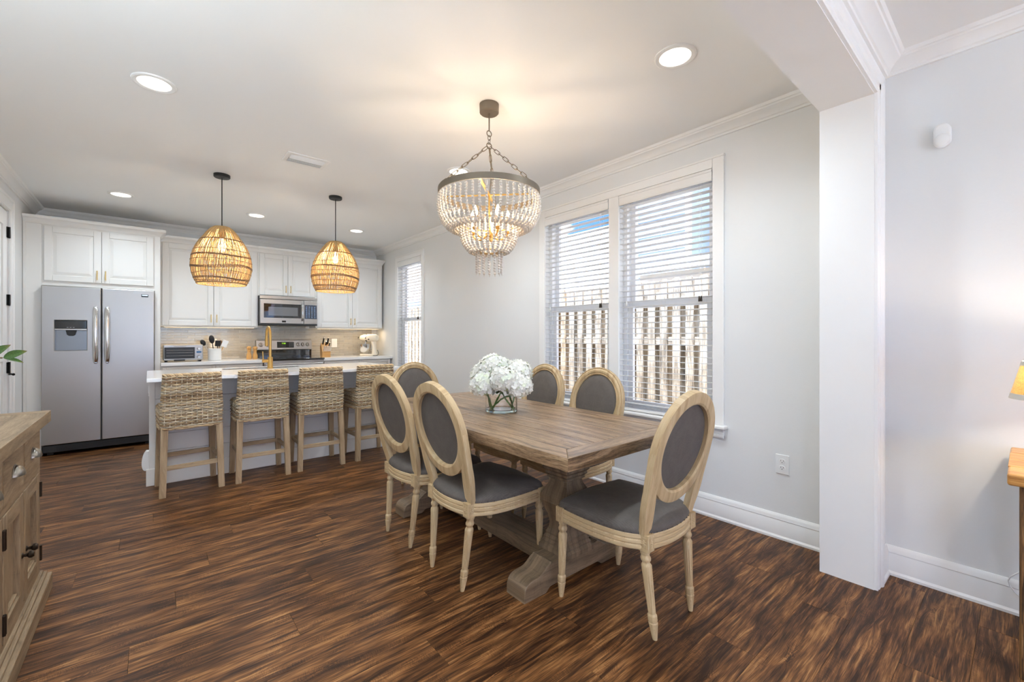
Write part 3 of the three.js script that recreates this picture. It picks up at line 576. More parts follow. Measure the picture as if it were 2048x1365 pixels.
function cabinetDoor(root, x0, x1, y0, y1, z, hx, hy) {
  const d = part(root, 'door', doorGeo(x0, x1, y0, y1, z), M.cabinet);
  part(d, 'handle', pullGeo, M.goldPull).position.set(hx, hy, z + 0.02);
}
function drawerFront(root, x0, x1, y0, y1, z) {
  const d = part(root, 'drawer', doorGeo(x0, x1, y0, y1, z, 0.035), M.cabinet);
  part(d, 'handle', pullAcross, M.goldPull).position.set((x0 + x1) / 2, (y0 + y1) / 2, z + 0.02);
}
const cabCrown = [[0, 0], [0.006, 0], [0.008, 0.01], [0.014, 0.022], [0.03, 0.042], [0.046, 0.05], [0.05, 0.058], [0.052, 0.076], [0, 0.076]];
{
  const zf = -6.69, y0 = 1.344, y1 = 2.362;
  const upper = (label, x0, x1, yb, split, z = zf, handleY = yb + 0.09) => {
    const c = thing('wall_cabinet', label, 'kitchen cabinet', [0, 0, 0], 0, 'white raised panel wall cabinets');
    part(c, 'carcass', join([bx(x0, x1, yb, y1, ZB + 0.001, z, 0.002)]), M.cabinet);
    cabinetDoor(c, x0 + 0.018, split - 0.0015, yb + 0.012, y1 - 0.012, z, split - 0.03, handleY + 0.012);
    cabinetDoor(c, split + 0.0015, x1 - 0.018, yb + 0.012, y1 - 0.012, z, split + 0.03, handleY + 0.012);
    return c;
  };
  const a = upper('wide white wall cabinet above the toaster oven, behind the left pendant', 0.107, 1.131, y0, 0.637);
  part(a, 'crown', join([molding(cabCrown, V(0.107, y1, zf), V(1.131, y1, zf), Z, 0, 0), plain(0.107, 1.131, y1, y1 + 0.074, ZB + 0.001, zf)]), M.cabinet);
  const b = upper('short white wall cabinet directly above the microwave', 1.132, 1.866, 1.775, 1.499);
  part(b, 'crown', join([molding(cabCrown, V(1.132, y1, zf), V(1.866, y1, zf), Z, 0, 0), plain(1.132, 1.866, y1, y1 + 0.074, ZB + 0.001, zf)]), M.cabinet);
  const d = upper('white wall cabinet right of the microwave, beside the narrow window', 1.867, 2.886, y0, 2.4);
  part(d, 'crown', join([molding(cabCrown, V(1.867, y1, zf), V(2.886, y1, zf), Z, 0, 1), plain(1.867, 2.886, y1, y1 + 0.074, ZB + 0.001, zf), molding(cabCrown, V(2.886, y1, zf), V(2.886, y1, ZB + 0.01), X, -1, 0).scale(1, 1, 1)]), M.cabinet);

  const f = thing('fridge_cabinet', 'white two door cabinet with side panels surrounding the steel fridge', 'kitchen cabinet', [0, 0, 0], 0, 'white raised panel wall cabinets');
  const zF = -6.42, top = 2.362;
  part(f, 'carcass', bx(-0.83, 0.0535, 1.741, top, ZB + 0.001, zF, 0.002), M.cabinet);
  part(f, 'side_panel', join([bx(-0.957, -0.83, 0, top, -6.46, zF, 0.002), bx(-0.85, -0.83, 0, top, ZB + 0.002, -6.46, 0.002), bx(-0.957, -0.935, 0, top, zF, zF + 0.008, 0.002)]), M.cabinet);
  part(f, 'side_panel', bx(0.0535, 0.104, 0, top, ZB + 0.001, zF, 0.002), M.cabinet);
  cabinetDoor(f, -0.812, -0.3885, 1.79, 2.345, zF, -0.42, 1.87); cabinetDoor(f, -0.3855, 0.044, 1.79, 2.345, zF, -0.354, 1.87);
  part(f, 'crown', join([molding(cabCrown, V(-0.957, top, zF), V(0.104, top, zF), Z, 0, 1), plain(-0.957, 0.104, top, top + 0.074, ZB + 0.001, zF), molding(cabCrown, V(0.104, top, zF), V(0.104, top, -6.64), X, -1, 0)]), M.cabinet);
}
// base cabinets and worktops along the back wall
{
  const zf = -6.41, mk = (label, x0, x1, split) => {
    const c = thing('base_cabinet', label, 'kitchen cabinet', [0, 0, 0], 0, 'white base cabinets along the back wall');
    part(c, 'carcass', join([bx(x0, x1, 0.1, 0.874, ZB + 0.001, zf, 0.002), plain(x0, x1, 0, 0.1, ZB + 0.001, zf - 0.07)]), M.cabinet);
    for (const [a, b, h] of [[x0 + 0.015, split - 0.002, split - 0.03], [split + 0.002, x1 - 0.015, split + 0.03]]) { drawerFront(c, a, b, 0.715, 0.862, zf); cabinetDoor(c, a, b, 0.115, 0.705, zf, h, 0.62); }
  };
  mk('white base cabinet under the toaster oven, left of the range', 0.106, 1.142, 0.63);
  mk('white base cabinet under the stand mixer, right of the range', 1.888, 2.9, 2.4);
  single('worktop', 'white stone worktop carrying the toaster oven and utensil crock', 'worktop', bx(0.106, 1.142, 0.875, 0.914, ZB + 0.012, -6.365, 0.004), M.quartz);
  single('worktop', 'white stone worktop carrying the knife block and stand mixer', 'worktop', bx(1.888, XR - 0.001, 0.875, 0.914, ZB + 0.012, -6.365, 0.004), M.quartz);
}
// backsplash: glass subway tiles
{
  const bs = structure('backsplash', join([plain(0.106, 2.84, 0.9145, 1.343, ZB, ZB + 0.006), plain(1.133, 1.865, 1.343, 1.42, ZB, ZB + 0.006)]), M.grout);
  reseed(8);
  const W = 0.142, H = 0.0352, g = 0.0028, full = bx(0, W - g, 0, H - g, 0, 0.0045, 0.0012), half = bx(0, W / 2 - g, 0, H - g, 0, 0.0045, 0.0012);
  for (let r = 0; r < 14; r++) {
    const y = 0.916 + r * H; let x = 0.108 - (r % 2 ? W / 2 : 0);
    for (; x < 2.82; x += W) {
      const a = max(x, 0.108), b = min(x + W, 2.838); if (b - a < 0.02) continue;
      if (r > 11 && (a < 1.13 || b > 1.87)) continue;
      const geo = b - a > W - 0.005 ? full : abs(b - a - W / 2) < 0.005 ? half : bx(0, b - a - g, 0, H - g, 0, 0.0045, 0.0012);
      part(bs, 'tile', geo, M.tiles[fl(rnd() * 4)]).position.set(a, y, ZB + 0.006);
    }
  }
}
// under-cabinet light bars
for (const [x0, x1, label] of [[0.14, 1.1, 'slim glowing light bar under the cabinet above the toaster oven'], [1.9, 2.85, 'slim glowing light bar under the cabinet above the stand mixer']]) {
  const t = thing('light_bar', label, 'under cabinet light', [0, 0, 0], 0, 'under cabinet light bars');
  part(t, 'housing', bx(x0, x1, 1.333, 1.3435, -6.76, -6.72, 0.002), M.white);
  part(t, 'diffuser', plain(x0 + 0.01, x1 - 0.01, 1.331, 1.3335, -6.755, -6.725), std({ color: 0xffffff, emissive: 0xffdfa8, emissiveIntensity: 2 }));
  const l = new THREE.RectAreaLight(0xffe2b8, UNDER_CABINET, x1 - x0 - 0.02, 0.03); l.name = 'under_cabinet_light'; l.position.set((x0 + x1) / 2, 1.329, -6.74); l.lookAt((x0 + x1) / 2, 0, -6.74); scene.add(l);
}

// fridge
{
  const x0 = -0.826, x1 = 0.05, zf = -6.36, f = thing('fridge', 'stainless steel side by side fridge with water dispenser', 'fridge', [0, 0, 0]);
  part(f, 'cabinet_body', bx(x0 + 0.01, x1 - 0.01, 0.03, 1.715, -6.96, zf - 0.07, 0.004), std({ color: 0x6d6f72, roughness: 0.5, metalness: 0.5 }));
  const xs = -0.385, dz = 0.06, y0 = 0.115, y1 = 1.735;
  const bow = (a, b, hole) => {                            // doors are gently bowed; the left one has an opening for the dispenser
    const s = poly([[a, y0], [b, y0], [b, y1], [a, y1]]); if (hole) s.holes.push(new THREE.Path([V2(-0.733, 1.075), V2(-0.733, 1.385), V2(-0.497, 1.385), V2(-0.497, 1.075)]));
    return extrude(s, dz, 0.006).translate(0, 0, zf - dz);
  };
  function V2(a, b) { return new THREE.Vector2(a, b); }
  const dl = part(f, 'door', wood(bow(x0, xs - 0.004, true), 'x', false), M.steel), dr = part(f, 'door', wood(bow(xs + 0.004, x1, false), 'x', false), M.steel);
  const handle = (x, s) => { const yA = 0.93, yB = 1.54, g = grid(24, 10, (u, v) => { const y = lerp(yA, yB, u), a = v * 2 * PI, e = sqrt(max(0, 1 - (2 * u - 1) ** 6)), bowz = 0.03 + 0.03 * sin(u * PI), w = 0.022 * (0.55 + 0.45 * e), d = 0.012 * (0.6 + 0.4 * e); return [x + w * cos(a), y, zf + bowz * (0.35 + 0.65 * e) + d * sin(a) - 0.005]; }); for (let i = 0, ix = g.index.array; i < ix.length; i += 3) { const t = ix[i]; ix[i] = ix[i + 1]; ix[i + 1] = t; } g.computeVertexNormals(); return join([g, bx(x - 0.014, x + 0.014, yA, yA + 0.05, zf - 0.004, zf + 0.024, 0.008), bx(x - 0.014, x + 0.014, yB - 0.05, yB, zf - 0.004, zf + 0.024, 0.008)]); };
  part(dl, 'handle', handle(xs - 0.045, -1), M.chrome); part(dr, 'handle', handle(xs + 0.045, 1), M.chrome);
  part(dl, 'dispenser_panel', bx(-0.73, -0.5, 1.3, 1.382, zf - 0.02, zf + 0.002, 0.004), M.blackGlass);
  part(dl, 'dispenser_trim', bx(-0.732, -0.498, 1.283, 1.3, zf - 0.02, zf + 0.008, 0.004), M.nickel);
  part(dl, 'dispenser_recess', join([plain(-0.733, -0.497, 1.075, 1.385, zf - 0.059, zf - 0.052), plain(-0.733, -0.728, 1.075, 1.3, zf - 0.055, zf - 0.003), plain(-0.502, -0.497, 1.075, 1.3, zf - 0.055, zf - 0.003), plain(-0.73, -0.5, 1.075, 1.082, zf - 0.055, zf + 0.001)]), std({ color: 0x8f9193, roughness: 0.3, metalness: 0.8 }));
  part(dl, 'dispenser_nozzle', join([extrude(poly([[-0.655, 1.283], [-0.575, 1.283], [-0.585, 1.237], [-0.6, 1.225], [-0.63, 1.225], [-0.645, 1.237]]), 0.03, 0.003).translate(0, 0, zf - 0.045)]), M.black);
  part(dl, 'button', join([0, 1, 2].map((k) => plain(-0.645 + k * 0.022, -0.632 + k * 0.022, 1.311, 1.3135, zf + 0.002, zf + 0.0026))), M.white);
  part(dr, 'badge', bx(-0.062, -0.002, 1.66, 1.69, zf, zf + 0.003, 0.001), M.blackMetal);
  part(dr, 'badge_plate', bx(-0.057, -0.007, 1.672, 1.686, zf + 0.003, zf + 0.0042, 0.0006), M.chrome);
  part(f, 'grille', join([bx(x0 + 0.004, x1 - 0.004, 0.03, 0.108, zf - 0.07, zf - 0.028, 0.012)]), std({ color: 0x3b3c3d, roughness: 0.5, metalness: 0.3 }));
  for (let i = 0; i < 5; i++) part(f, 'grille_slat', bx(x0 + 0.1, x1 - 0.1, 0.05 + i * 0.01, 0.0535 + i * 0.01, zf - 0.03, zf - 0.025, 0.001), M.black);
  part(f, 'foot', join([bx(x0 + 0.03, x0 + 0.08, 0, 0.031, -6.9, zf - 0.08), bx(x1 - 0.08, x1 - 0.03, 0, 0.031, -6.9, zf - 0.08)]), M.black);
}

// range
{
  const x0 = 1.147, x1 = 1.883, r = thing('range', 'stainless electric range with a black glass cooktop and control panel', 'range', [0, 0, 0]);
  part(r, 'body', bx(x0, x1, 0.02, 0.9, -6.93, -6.36, 0.004), M.steel);
  part(r, 'oven_door', join([bx(x0 + 0.005, x1 - 0.005, 0.25, 0.86, -6.36, -6.325, 0.008)]), M.steel);
  part(r, 'oven_window', bx(x0 + 0.12, x1 - 0.12, 0.4, 0.7, -6.326, -6.322, 0.002), M.blackGlass);
  part(r, 'oven_handle', join([rod(V(x0 + 0.06, 0.8, -6.275), V(x1 - 0.06, 0.8, -6.275), 0.011, 12), rod(V(x0 + 0.09, 0.8, -6.33), V(x0 + 0.09, 0.8, -6.275), 0.009, 8), rod(V(x1 - 0.09, 0.8, -6.33), V(x1 - 0.09, 0.8, -6.275), 0.009, 8)]), M.nickel);
  part(r, 'drawer', bx(x0 + 0.005, x1 - 0.005, 0.06, 0.24, -6.36, -6.33, 0.006), M.steel);
  part(r, 'cooktop', bx(x0 - 0.006, x1 + 0.006, 0.9, 0.924, -6.93, -6.315, 0.006), M.blackGlass);
  for (const [x, z, s] of [[1.33, -6.5, 0.1], [1.7, -6.5, 0.075], [1.33, -6.76, 0.075], [1.7, -6.76, 0.1]]) part(r, 'burner', norm(new THREE.RingGeometry(s - 0.004, s, 40)).rotateX(-PI / 2).translate(x, 0.9246, z), std({ color: 0x4a4d52, roughness: 0.3 }));
  part(r, 'back_panel', bx(x0 + 0.006, x1 - 0.006, 0.92, 1.03, -6.975, -6.925, 0.003), M.blackGlass);
  const lean = M4(0, 1.026, -6.9, 0, -0.12);
  const cp = part(r, 'control_panel', place(bx(x0, x1, 0, 0.145, -0.075, 0, 0.01), lean), M.steel);
  part(cp, 'display', place(bx(1.41, 1.63, 0.03, 0.115, 0, 0.003, 0.002), lean), M.blackGlass);
  const font = await new FontLoader().loadAsync('fonts/droid/droid_sans_bold.typeface.json');
  part(cp, 'clock_digits', place(norm(new TextGeometry('1:58', { font, size: 0.02, depth: 0.0004, curveSegments: 2 })).translate(1.468, 0.082, 0.003), lean), std({ color: 0x224400, emissive: 0xa6e83a, emissiveIntensity: 1.2 }));
  const dots = []; for (let i = 0; i < 4; i++) for (let j = 0; j < 2; j++) dots.push(plain(1.43 + i * 0.026, 1.438 + i * 0.026, 0.046 + j * 0.016, 0.05 + j * 0.016, 0.003, 0.0036)); for (let i = 0; i < 3; i++) for (let j = 0; j < 4; j++) dots.push(plain(1.568 + i * 0.019, 1.575 + i * 0.019, 0.044 + j * 0.018, 0.051 + j * 0.018, 0.003, 0.0036));
  part(cp, 'button', place(join(dots), lean), std({ color: 0x9aa0a5, roughness: 0.5 }), { kind: 'stuff' });
  for (const x of [1.205, 1.29, 1.69, 1.755, 1.82]) { const k = part(cp, 'knob', place(latheHard([[0, 0.026], [0.021, 0.026], [0.024, 0.02], [0.026, 0.003], [0.03, 0], [0, 0]], 24).rotateX(PI / 2).translate(x, 0.075, 0), lean), M.nickel); part(k, 'pointer', place(bx(x - 0.004, x + 0.004, 0.057, 0.093, 0.024, 0.031, 0.002), lean), M.blackMetal); }
}
// microwave
{
  const x0 = 1.136, x1 = 1.862, y0 = 1.372, y1 = 1.772, zf = -6.6, m = thing('microwave', 'stainless over the range microwave with a dark glass door', 'microwave', [0, 0, 0]);
  part(m, 'case', bx(x0, x1, y0, y1, ZB + 0.012, zf, 0.003), std({ color: 0x4a4946, roughness: 0.5, metalness: 0.4 }));
  part(m, 'vent_grille', join([bx(x0, x1, 1.728, y1, zf, zf + 0.028, 0.005), ...[0, 1].map((k) => bx(x0 + 0.02, x1 - 0.02, 1.738 + k * 0.014, 1.743 + k * 0.014, zf + 0.028, zf + 0.031, 0.001))]), M.steel);
  const d = part(m, 'door', bx(x0 + 0.002, 1.678, y0 + 0.022, 1.724, zf, zf + 0.034, 0.006), M.steel);
  part(d, 'window', bx(x0 + 0.045, 1.64, y0 + 0.1, 1.665, zf + 0.033, zf + 0.036, 0.002), M.blackGlass);
  part(d, 'inner_screen', bx(x0 + 0.1, 1.6, y0 + 0.13, 1.62, zf + 0.0358, zf + 0.0364, 0.0002), phys({ color: 0x6a6a6c, roughness: 0.12, clearcoat: 1 }));
  part(d, 'handle', join([tube([V(1.655, y0 + 0.07, zf + 0.03), V(1.655, y0 + 0.1, zf + 0.066), V(1.655, y0 + 0.19, zf + 0.078), V(1.655, y0 + 0.28, zf + 0.066), V(1.655, y0 + 0.31, zf + 0.03)], 0.014, 24, 12)]), M.chrome);
  part(d, 'badge', bx(1.4, 1.45, y0 + 0.04, y0 + 0.065, zf + 0.033, zf + 0.037, 0.001), M.blackMetal);
  const p = part(m, 'control_panel', bx(1.682, x1 - 0.002, y0 + 0.022, 1.724, zf, zf + 0.033, 0.006), M.steel);
  part(p, 'keypad', bx(1.69, x1 - 0.008, y0 + 0.095, 1.665, zf + 0.032, zf + 0.035, 0.002), phys({ color: 0x1a2a3e, roughness: 0.08, clearcoat: 1 }));
  const keys = []; for (let i = 0; i < 4; i++) for (let j = 0; j < 9; j++) keys.push(plain(1.705 + i * 0.036, 1.724 + i * 0.036, y0 + 0.11 + j * 0.019, y0 + 0.118 + j * 0.019, zf + 0.035, zf + 0.0355));
  part(p, 'key', join(keys), std({ color: 0x8ea2b8, roughness: 0.4 }), { kind: 'stuff' });
  part(m, 'base_strip', bx(x0, x1, y0, y0 + 0.02, zf, zf + 0.03, 0.004), std({ color: 0x2c2c2c, roughness: 0.5 }));
}

// ---------------------------------------------------------------- things on the worktops
const CT = 0.9145;
{
  const t = thing('toaster_oven', 'stainless toaster oven with a glass door beside the fridge', 'toaster oven', [0, CT, 0]);
  const x0 = 0.13, x1 = 0.515, zf = -6.5, h = 0.205;
  part(t, 'case', join([bx(x0, x1, 0.018, h, -6.78, zf, 0.012)]), M.steel);
  part(t, 'foot', join([[x0 + 0.03, -6.74], [x1 - 0.03, -6.74], [x0 + 0.03, zf - 0.03], [x1 - 0.03, zf - 0.03]].map(([x, z]) => rod(V(x, 0, z), V(x, 0.02, z), 0.012, 10))), M.black);
  const d = part(t, 'glass_door', join([bx(x0 + 0.012, x1 - 0.085, 0.04, h - 0.03, zf, zf + 0.012, 0.004)]), std({ color: 0x24221f, roughness: 0.35 }));
  part(d, 'wire_rack', join([0.075, 0.11, 0.14].map((y) => rod(V(x0 + 0.03, y, zf + 0.0135), V(x1 - 0.1, y, zf + 0.0135), 0.0018, 6))), M.nickel);
  part(t, 'door_handle', join([rod(V(x0 + 0.1, h - 0.012, zf + 0.035), V(x1 - 0.17, h - 0.012, zf + 0.035), 0.007, 10), rod(V(x0 + 0.11, h - 0.014, zf - 0.002), V(x0 + 0.11, h - 0.012, zf + 0.035), 0.005, 8), rod(V(x1 - 0.18, h - 0.014, zf - 0.002), V(x1 - 0.18, h - 0.012, zf + 0.035), 0.005, 8)]), M.nickel);
  part(t, 'crumb_tray', bx(x0 + 0.1, x1 - 0.18, 0.012, 0.03, zf - 0.1, zf + 0.022, 0.003), M.black);
  for (const y of [h - 0.05, 0.055]) part(t, 'knob', latheHard([[0, 0.02], [0.015, 0.02], [0.017, 0.003], [0.02, 0], [0, 0]], 20).rotateX(PI / 2).translate(x1 - 0.043, y, zf), M.nickel);
  part(t, 'display', bx(x1 - 0.068, x1 - 0.02, 0.105, 0.125, zf - 0.002, zf + 0.002, 0.001), std({ color: 0x22384f, emissive: 0x3d6ea0, emissiveIntensity: 0.4 }));
}
{
  const c = thing('utensil_crock', 'white ceramic utensil crock right of the toaster oven', 'crock', [0.645, CT, -6.66]);
  part(c, 'jar', latheHard([[0, 0.004], [0.068, 0], [0.072, 0.004], [0.074, 0.14], [0.077, 0.148], [0.07, 0.152], [0.066, 0.146], [0.064, 0.02], [0, 0.016]], 36), M.white);
  const up = (name, label, x, z, tiltX, tiltZ, geos, mats, cat) => { const t = thing(name, label, cat, [0.645 + x, CT + 0.02, -6.66 + z], 0, 'cooking utensils in the white crock'); t.rotation.set(tiltX, 0, tiltZ); geos.forEach(([n, g], i) => part(t, n, g, mats[i])); };
  const bowl = (w, h, y) => norm(new THREE.SphereGeometry(1, 16, 10)).scale(w, h, 0.014).translate(0, y, 0);
  const stick = (y, r = 0.005) => rod(V(0, 0, 0), V(0, y, 0), r, 8);
  up('serving_spoon', 'black slotted spoon standing tallest in the white crock', 0.0, 0.01, -0.05, 0.12, [['handle', stick(0.2)], ['bowl', bowl(0.03, 0.055, 0.25)]], [M.black, M.black], 'spoon');
  up('ladle', 'dark ladle leaning left out of the white crock', -0.03, 0.015, 0, 0.42, [['handle', stick(0.19)], ['bowl', bowl(0.027, 0.042, 0.225)]], [M.nickel, M.black], 'ladle');
  up('spatula', 'black spatula at the front of the white crock', 0.02, 0.02, 0.12, -0.05, [['handle', stick(0.17)], ['blade', bx(-0.03, 0.03, 0.16, 0.235, -0.003, 0.003, 0.002)]], [M.black, M.black], 'spatula');
  up('whisk', 'steel whisk leaning left behind the ladle in the crock', -0.02, -0.02, -0.08, 0.3, [['handle', stick(0.15, 0.007)], ['wire_loop', join([0, 1, 2, 3].map((k) => tube([V(0, 0.15, 0), V(0.022, 0.19, 0), V(0.024, 0.225, 0), V(0, 0.25, 0), V(-0.024, 0.225, 0), V(-0.022, 0.19, 0)], 0.0012, 24, 5, true).rotateY(k * PI / 4)))]], [M.nickel, M.nickel], 'whisk');
  up('scraper', 'white rubber scraper leaning right out of the crock', 0.032, 0, 0, -0.38, [['handle', stick(0.17)], ['blade', bx(-0.032, 0.032, 0.16, 0.25, -0.006, 0.006, 0.006)]], [M.bamboo, M.white], 'scraper');
  up('wooden_spoon', 'dark wooden spoon between the spatula and the white scraper', 0.026, -0.02, -0.04, -0.18, [['handle', stick(0.18)], ['bowl', bowl(0.024, 0.036, 0.205)]], [M.darkOak, M.darkOak], 'spoon');
}
{
  const prof = [[0, 0], [0.029, 0], [0.031, 0.006], [0.03, 0.05], [0.027, 0.06], [0.02, 0.085], [0.017, 0.1], [0.022, 0.112], [0.0235, 0.12], [0.019, 0.124], [0.018, 0.128], [0.026, 0.136], [0.028, 0.15], [0.024, 0.163], [0.012, 0.17], [0, 0.171]];
  const a = thing('pepper_mill', 'left turned wooden mill, the one nearer the crock', 'mill', [1.03, CT, -6.7], 0, 'salt and pepper mills');
  part(a, 'body', wood(latheHard(prof.slice(0, 10), 28, 0.7), 'y'), M.bamboo); part(a, 'head', wood(latheHard(prof.slice(9), 28, 0.7), 'y'), M.bamboo);
  part(a, 'cap_screw', ball(0.005, 0, 0.174, 0, 10, 8), M.chrome);
  copyOf(a, 'right turned wooden mill, the one nearer the range', [1.1, CT, -6.69]);
}
{
  const b = thing('knife_block', 'bamboo knife block full of knives right of the range', 'knife block', [2.0, CT, -6.66], -0.1);
  part(b, 'block', wood(extrude(poly([[-0.09, 0], [0.07, 0], [0.07, 0.075], [-0.02, 0.205], [-0.1, 0.155]].map(([z, y]) => [z, y])), 0.115, 0.003).rotateY(-PI / 2).translate(0.0575, 0, 0), 'x'), M.bamboo);
  const q = 0.6; // knives lean back out of the sloping face
  const knife = (label, name, x, y, z, L, r, mat) => { const k = thing(name, label, 'knife', [2.0 + x, CT + y, -6.66 + z], 0, name === 'steak_knife' ? 'steel steak knives in the block' : 'large knives in the block'); k.rotation.set(0.5, 0, 0); part(k, 'handle', bx(-r, r, 0, L, -r * 1.4, r * 1.4, r * 0.7), mat); part(k, 'end_cap', bx(-r * 1.05, r * 1.05, L, L + 0.012, -r * 1.4, r * 1.4, r * 0.6), M.chrome); };
  for (let i = 0; i < 7; i++) knife(['leftmost steel steak knife in the lower slots of the block', 'second steak knife from the left in the block', 'third steak knife from the left in the block', 'middle steak knife of the row in the block', 'third steak knife from the right in the block', 'second steak knife from the right in the block', 'rightmost steel steak knife in the lower slots of the block'][i], 'steak_knife', -0.046 + i * 0.0155, 0.09, 0.075, 0.07, 0.0045, M.chrome);
  knife('left tall black handled knife at the top of the block', 'kitchen_knife', -0.034, 0.19, -0.01, 0.1, 0.009, M.blackMetal);
  knife('right tall black handled knife at the top of the block', 'kitchen_knife', 0.03, 0.19, -0.01, 0.1, 0.009, M.blackMetal);
  knife('short black handled knife between the two tall ones', 'kitchen_knife', 0.0, 0.175, 0.015, 0.055, 0.008, M.blackMetal);
  knife('short black handled knife at the right edge of the block', 'kitchen_knife', 0.044, 0.165, 0.025, 0.05, 0.007, M.blackMetal);
}
{
  const cream = phys({ color: 0xf3e6cf, roughness: 0.25, clearcoat: 0.6 });
  const m = thing('stand_mixer', 'cream stand mixer with a steel bowl in the worktop corner', 'stand mixer', [2.68, CT, -6.72], -2.5);
  part(m, 'base', join([extrude((() => { const s = new THREE.Shape(); s.moveTo(-0.075, -0.09); s.bezierCurveTo(-0.09, -0.16, 0.09, -0.16, 0.075, -0.09); s.lineTo(0.085, 0.08); s.bezierCurveTo(0.09, 0.17, -0.09, 0.17, -0.085, 0.08); s.closePath(); return s; })(), 0.03, 0.008).rotateX(-PI / 2)]), cream);
  part(m, 'column', grid(14, 20, (u, v) => { const a = v * 2 * PI, y = 0.02 + u * 0.21, k = 1 - 0.25 * sin(u * PI), z = -0.1 + 0.02 * u * u; return [0.048 * k * cos(a), y, z - 0.05 * k * sin(a) * (1 - 0.2 * u)]; }), cream);
  part(m, 'motor_head', lathe([[0, -0.17], [0.035, -0.165], [0.055, -0.14], [0.063, -0.08], [0.064, 0], [0.06, 0.08], [0.05, 0.13], [0.03, 0.155], [0, 0.16]], 28).rotateX(PI / 2).scale(1, 0.95, 1).translate(0, 0.28, 0), cream);
  part(m, 'trim_band', latheHard([[0.0645, -0.012], [0.066, -0.01], [0.066, 0.01], [0.0645, 0.012]], 28).rotateX(PI / 2).scale(1, 0.95, 1).translate(0, 0.28, 0.02), M.chrome);
  part(m, 'hub_knob', latheHard([[0, 0.03], [0.016, 0.03], [0.018, 0], [0, 0]], 16).rotateX(PI / 2).translate(0, 0.28, 0.158), M.chrome);
  part(m, 'bowl', latheHard([[0, 0.03], [0.045, 0.03], [0.05, 0.04], [0.082, 0.07], [0.1, 0.12], [0.104, 0.18], [0.107, 0.182], [0.102, 0.184], [0.097, 0.12], [0.05, 0.05], [0, 0.045]], 36).translate(0, 0, 0.06), M.chrome);
  part(m, 'beater', join([rod(V(0, 0.1, 0.06), V(0, 0.22, 0.06), 0.008, 10)]), M.chrome);
  part(m, 'lever', join([rod(V(0.06, 0.26, -0.04), V(0.075, 0.26, -0.04), 0.006, 8), ball(0.01, 0.078, 0.26, -0.04, 10, 8)]), M.black);
  part(m, 'power_cord', tube([V(0, 0.09, -0.15), V(0.02, 0.03, -0.18), V(0.05, 0.006, -0.17), V(0.1, 0.005, -0.13)], 0.004, 20, 6), M.black);
}
function outlet(label, m, decora) {
  const o = thing('wall_outlet', label, 'outlet', [0, 0, 0]);
  o.applyMatrix4(m);
  part(o, 'cover_plate', bx(-0.036, 0.036, -0.058, 0.058, 0, 0.006, 0.004), M.plastic);
  if (decora) part(o, 'insert', bx(-0.017, 0.017, -0.034, 0.034, 0.005, 0.0085, 0.002), M.white);
  else for (const y of [-0.02, 0.02]) {
    const r = part(o, 'receptacle', extrude((() => { const s = new THREE.Shape(); s.absarc(0, 0, 0.0175, -0.75, 0.75 + PI, false); return ellipseShape(0.017, 0.0145); })(), 0.003, 0.0008, 24).translate(0, y, 0.0055), M.white);
    part(r, 'slot', join([plain(-0.0075, -0.0055, y - 0.001, y + 0.0075, 0.0084, 0.0088), plain(0.0055, 0.0075, y - 0.001, y + 0.0065, 0.0084, 0.0088), norm(new THREE.CylinderGeometry(0.0025, 0.0025, 0.0006, 10)).rotateX(PI / 2).translate(0, y - 0.0075, 0.0086)]), M.black);
  }
  return o;
}
outlet('white outlet on the tiles behind the utensil crock', M4(0.665, 1.13, ZB + 0.0105), true);
outlet('white switch plate on the tiles right of the knife block', M4(2.232, 1.115, ZB + 0.0105), true).scale.setScalar(1.15);
outlet('white double outlet low on the wall beside the pillar', M4(XR, 0.449, -0.942, -PI / 2), false);

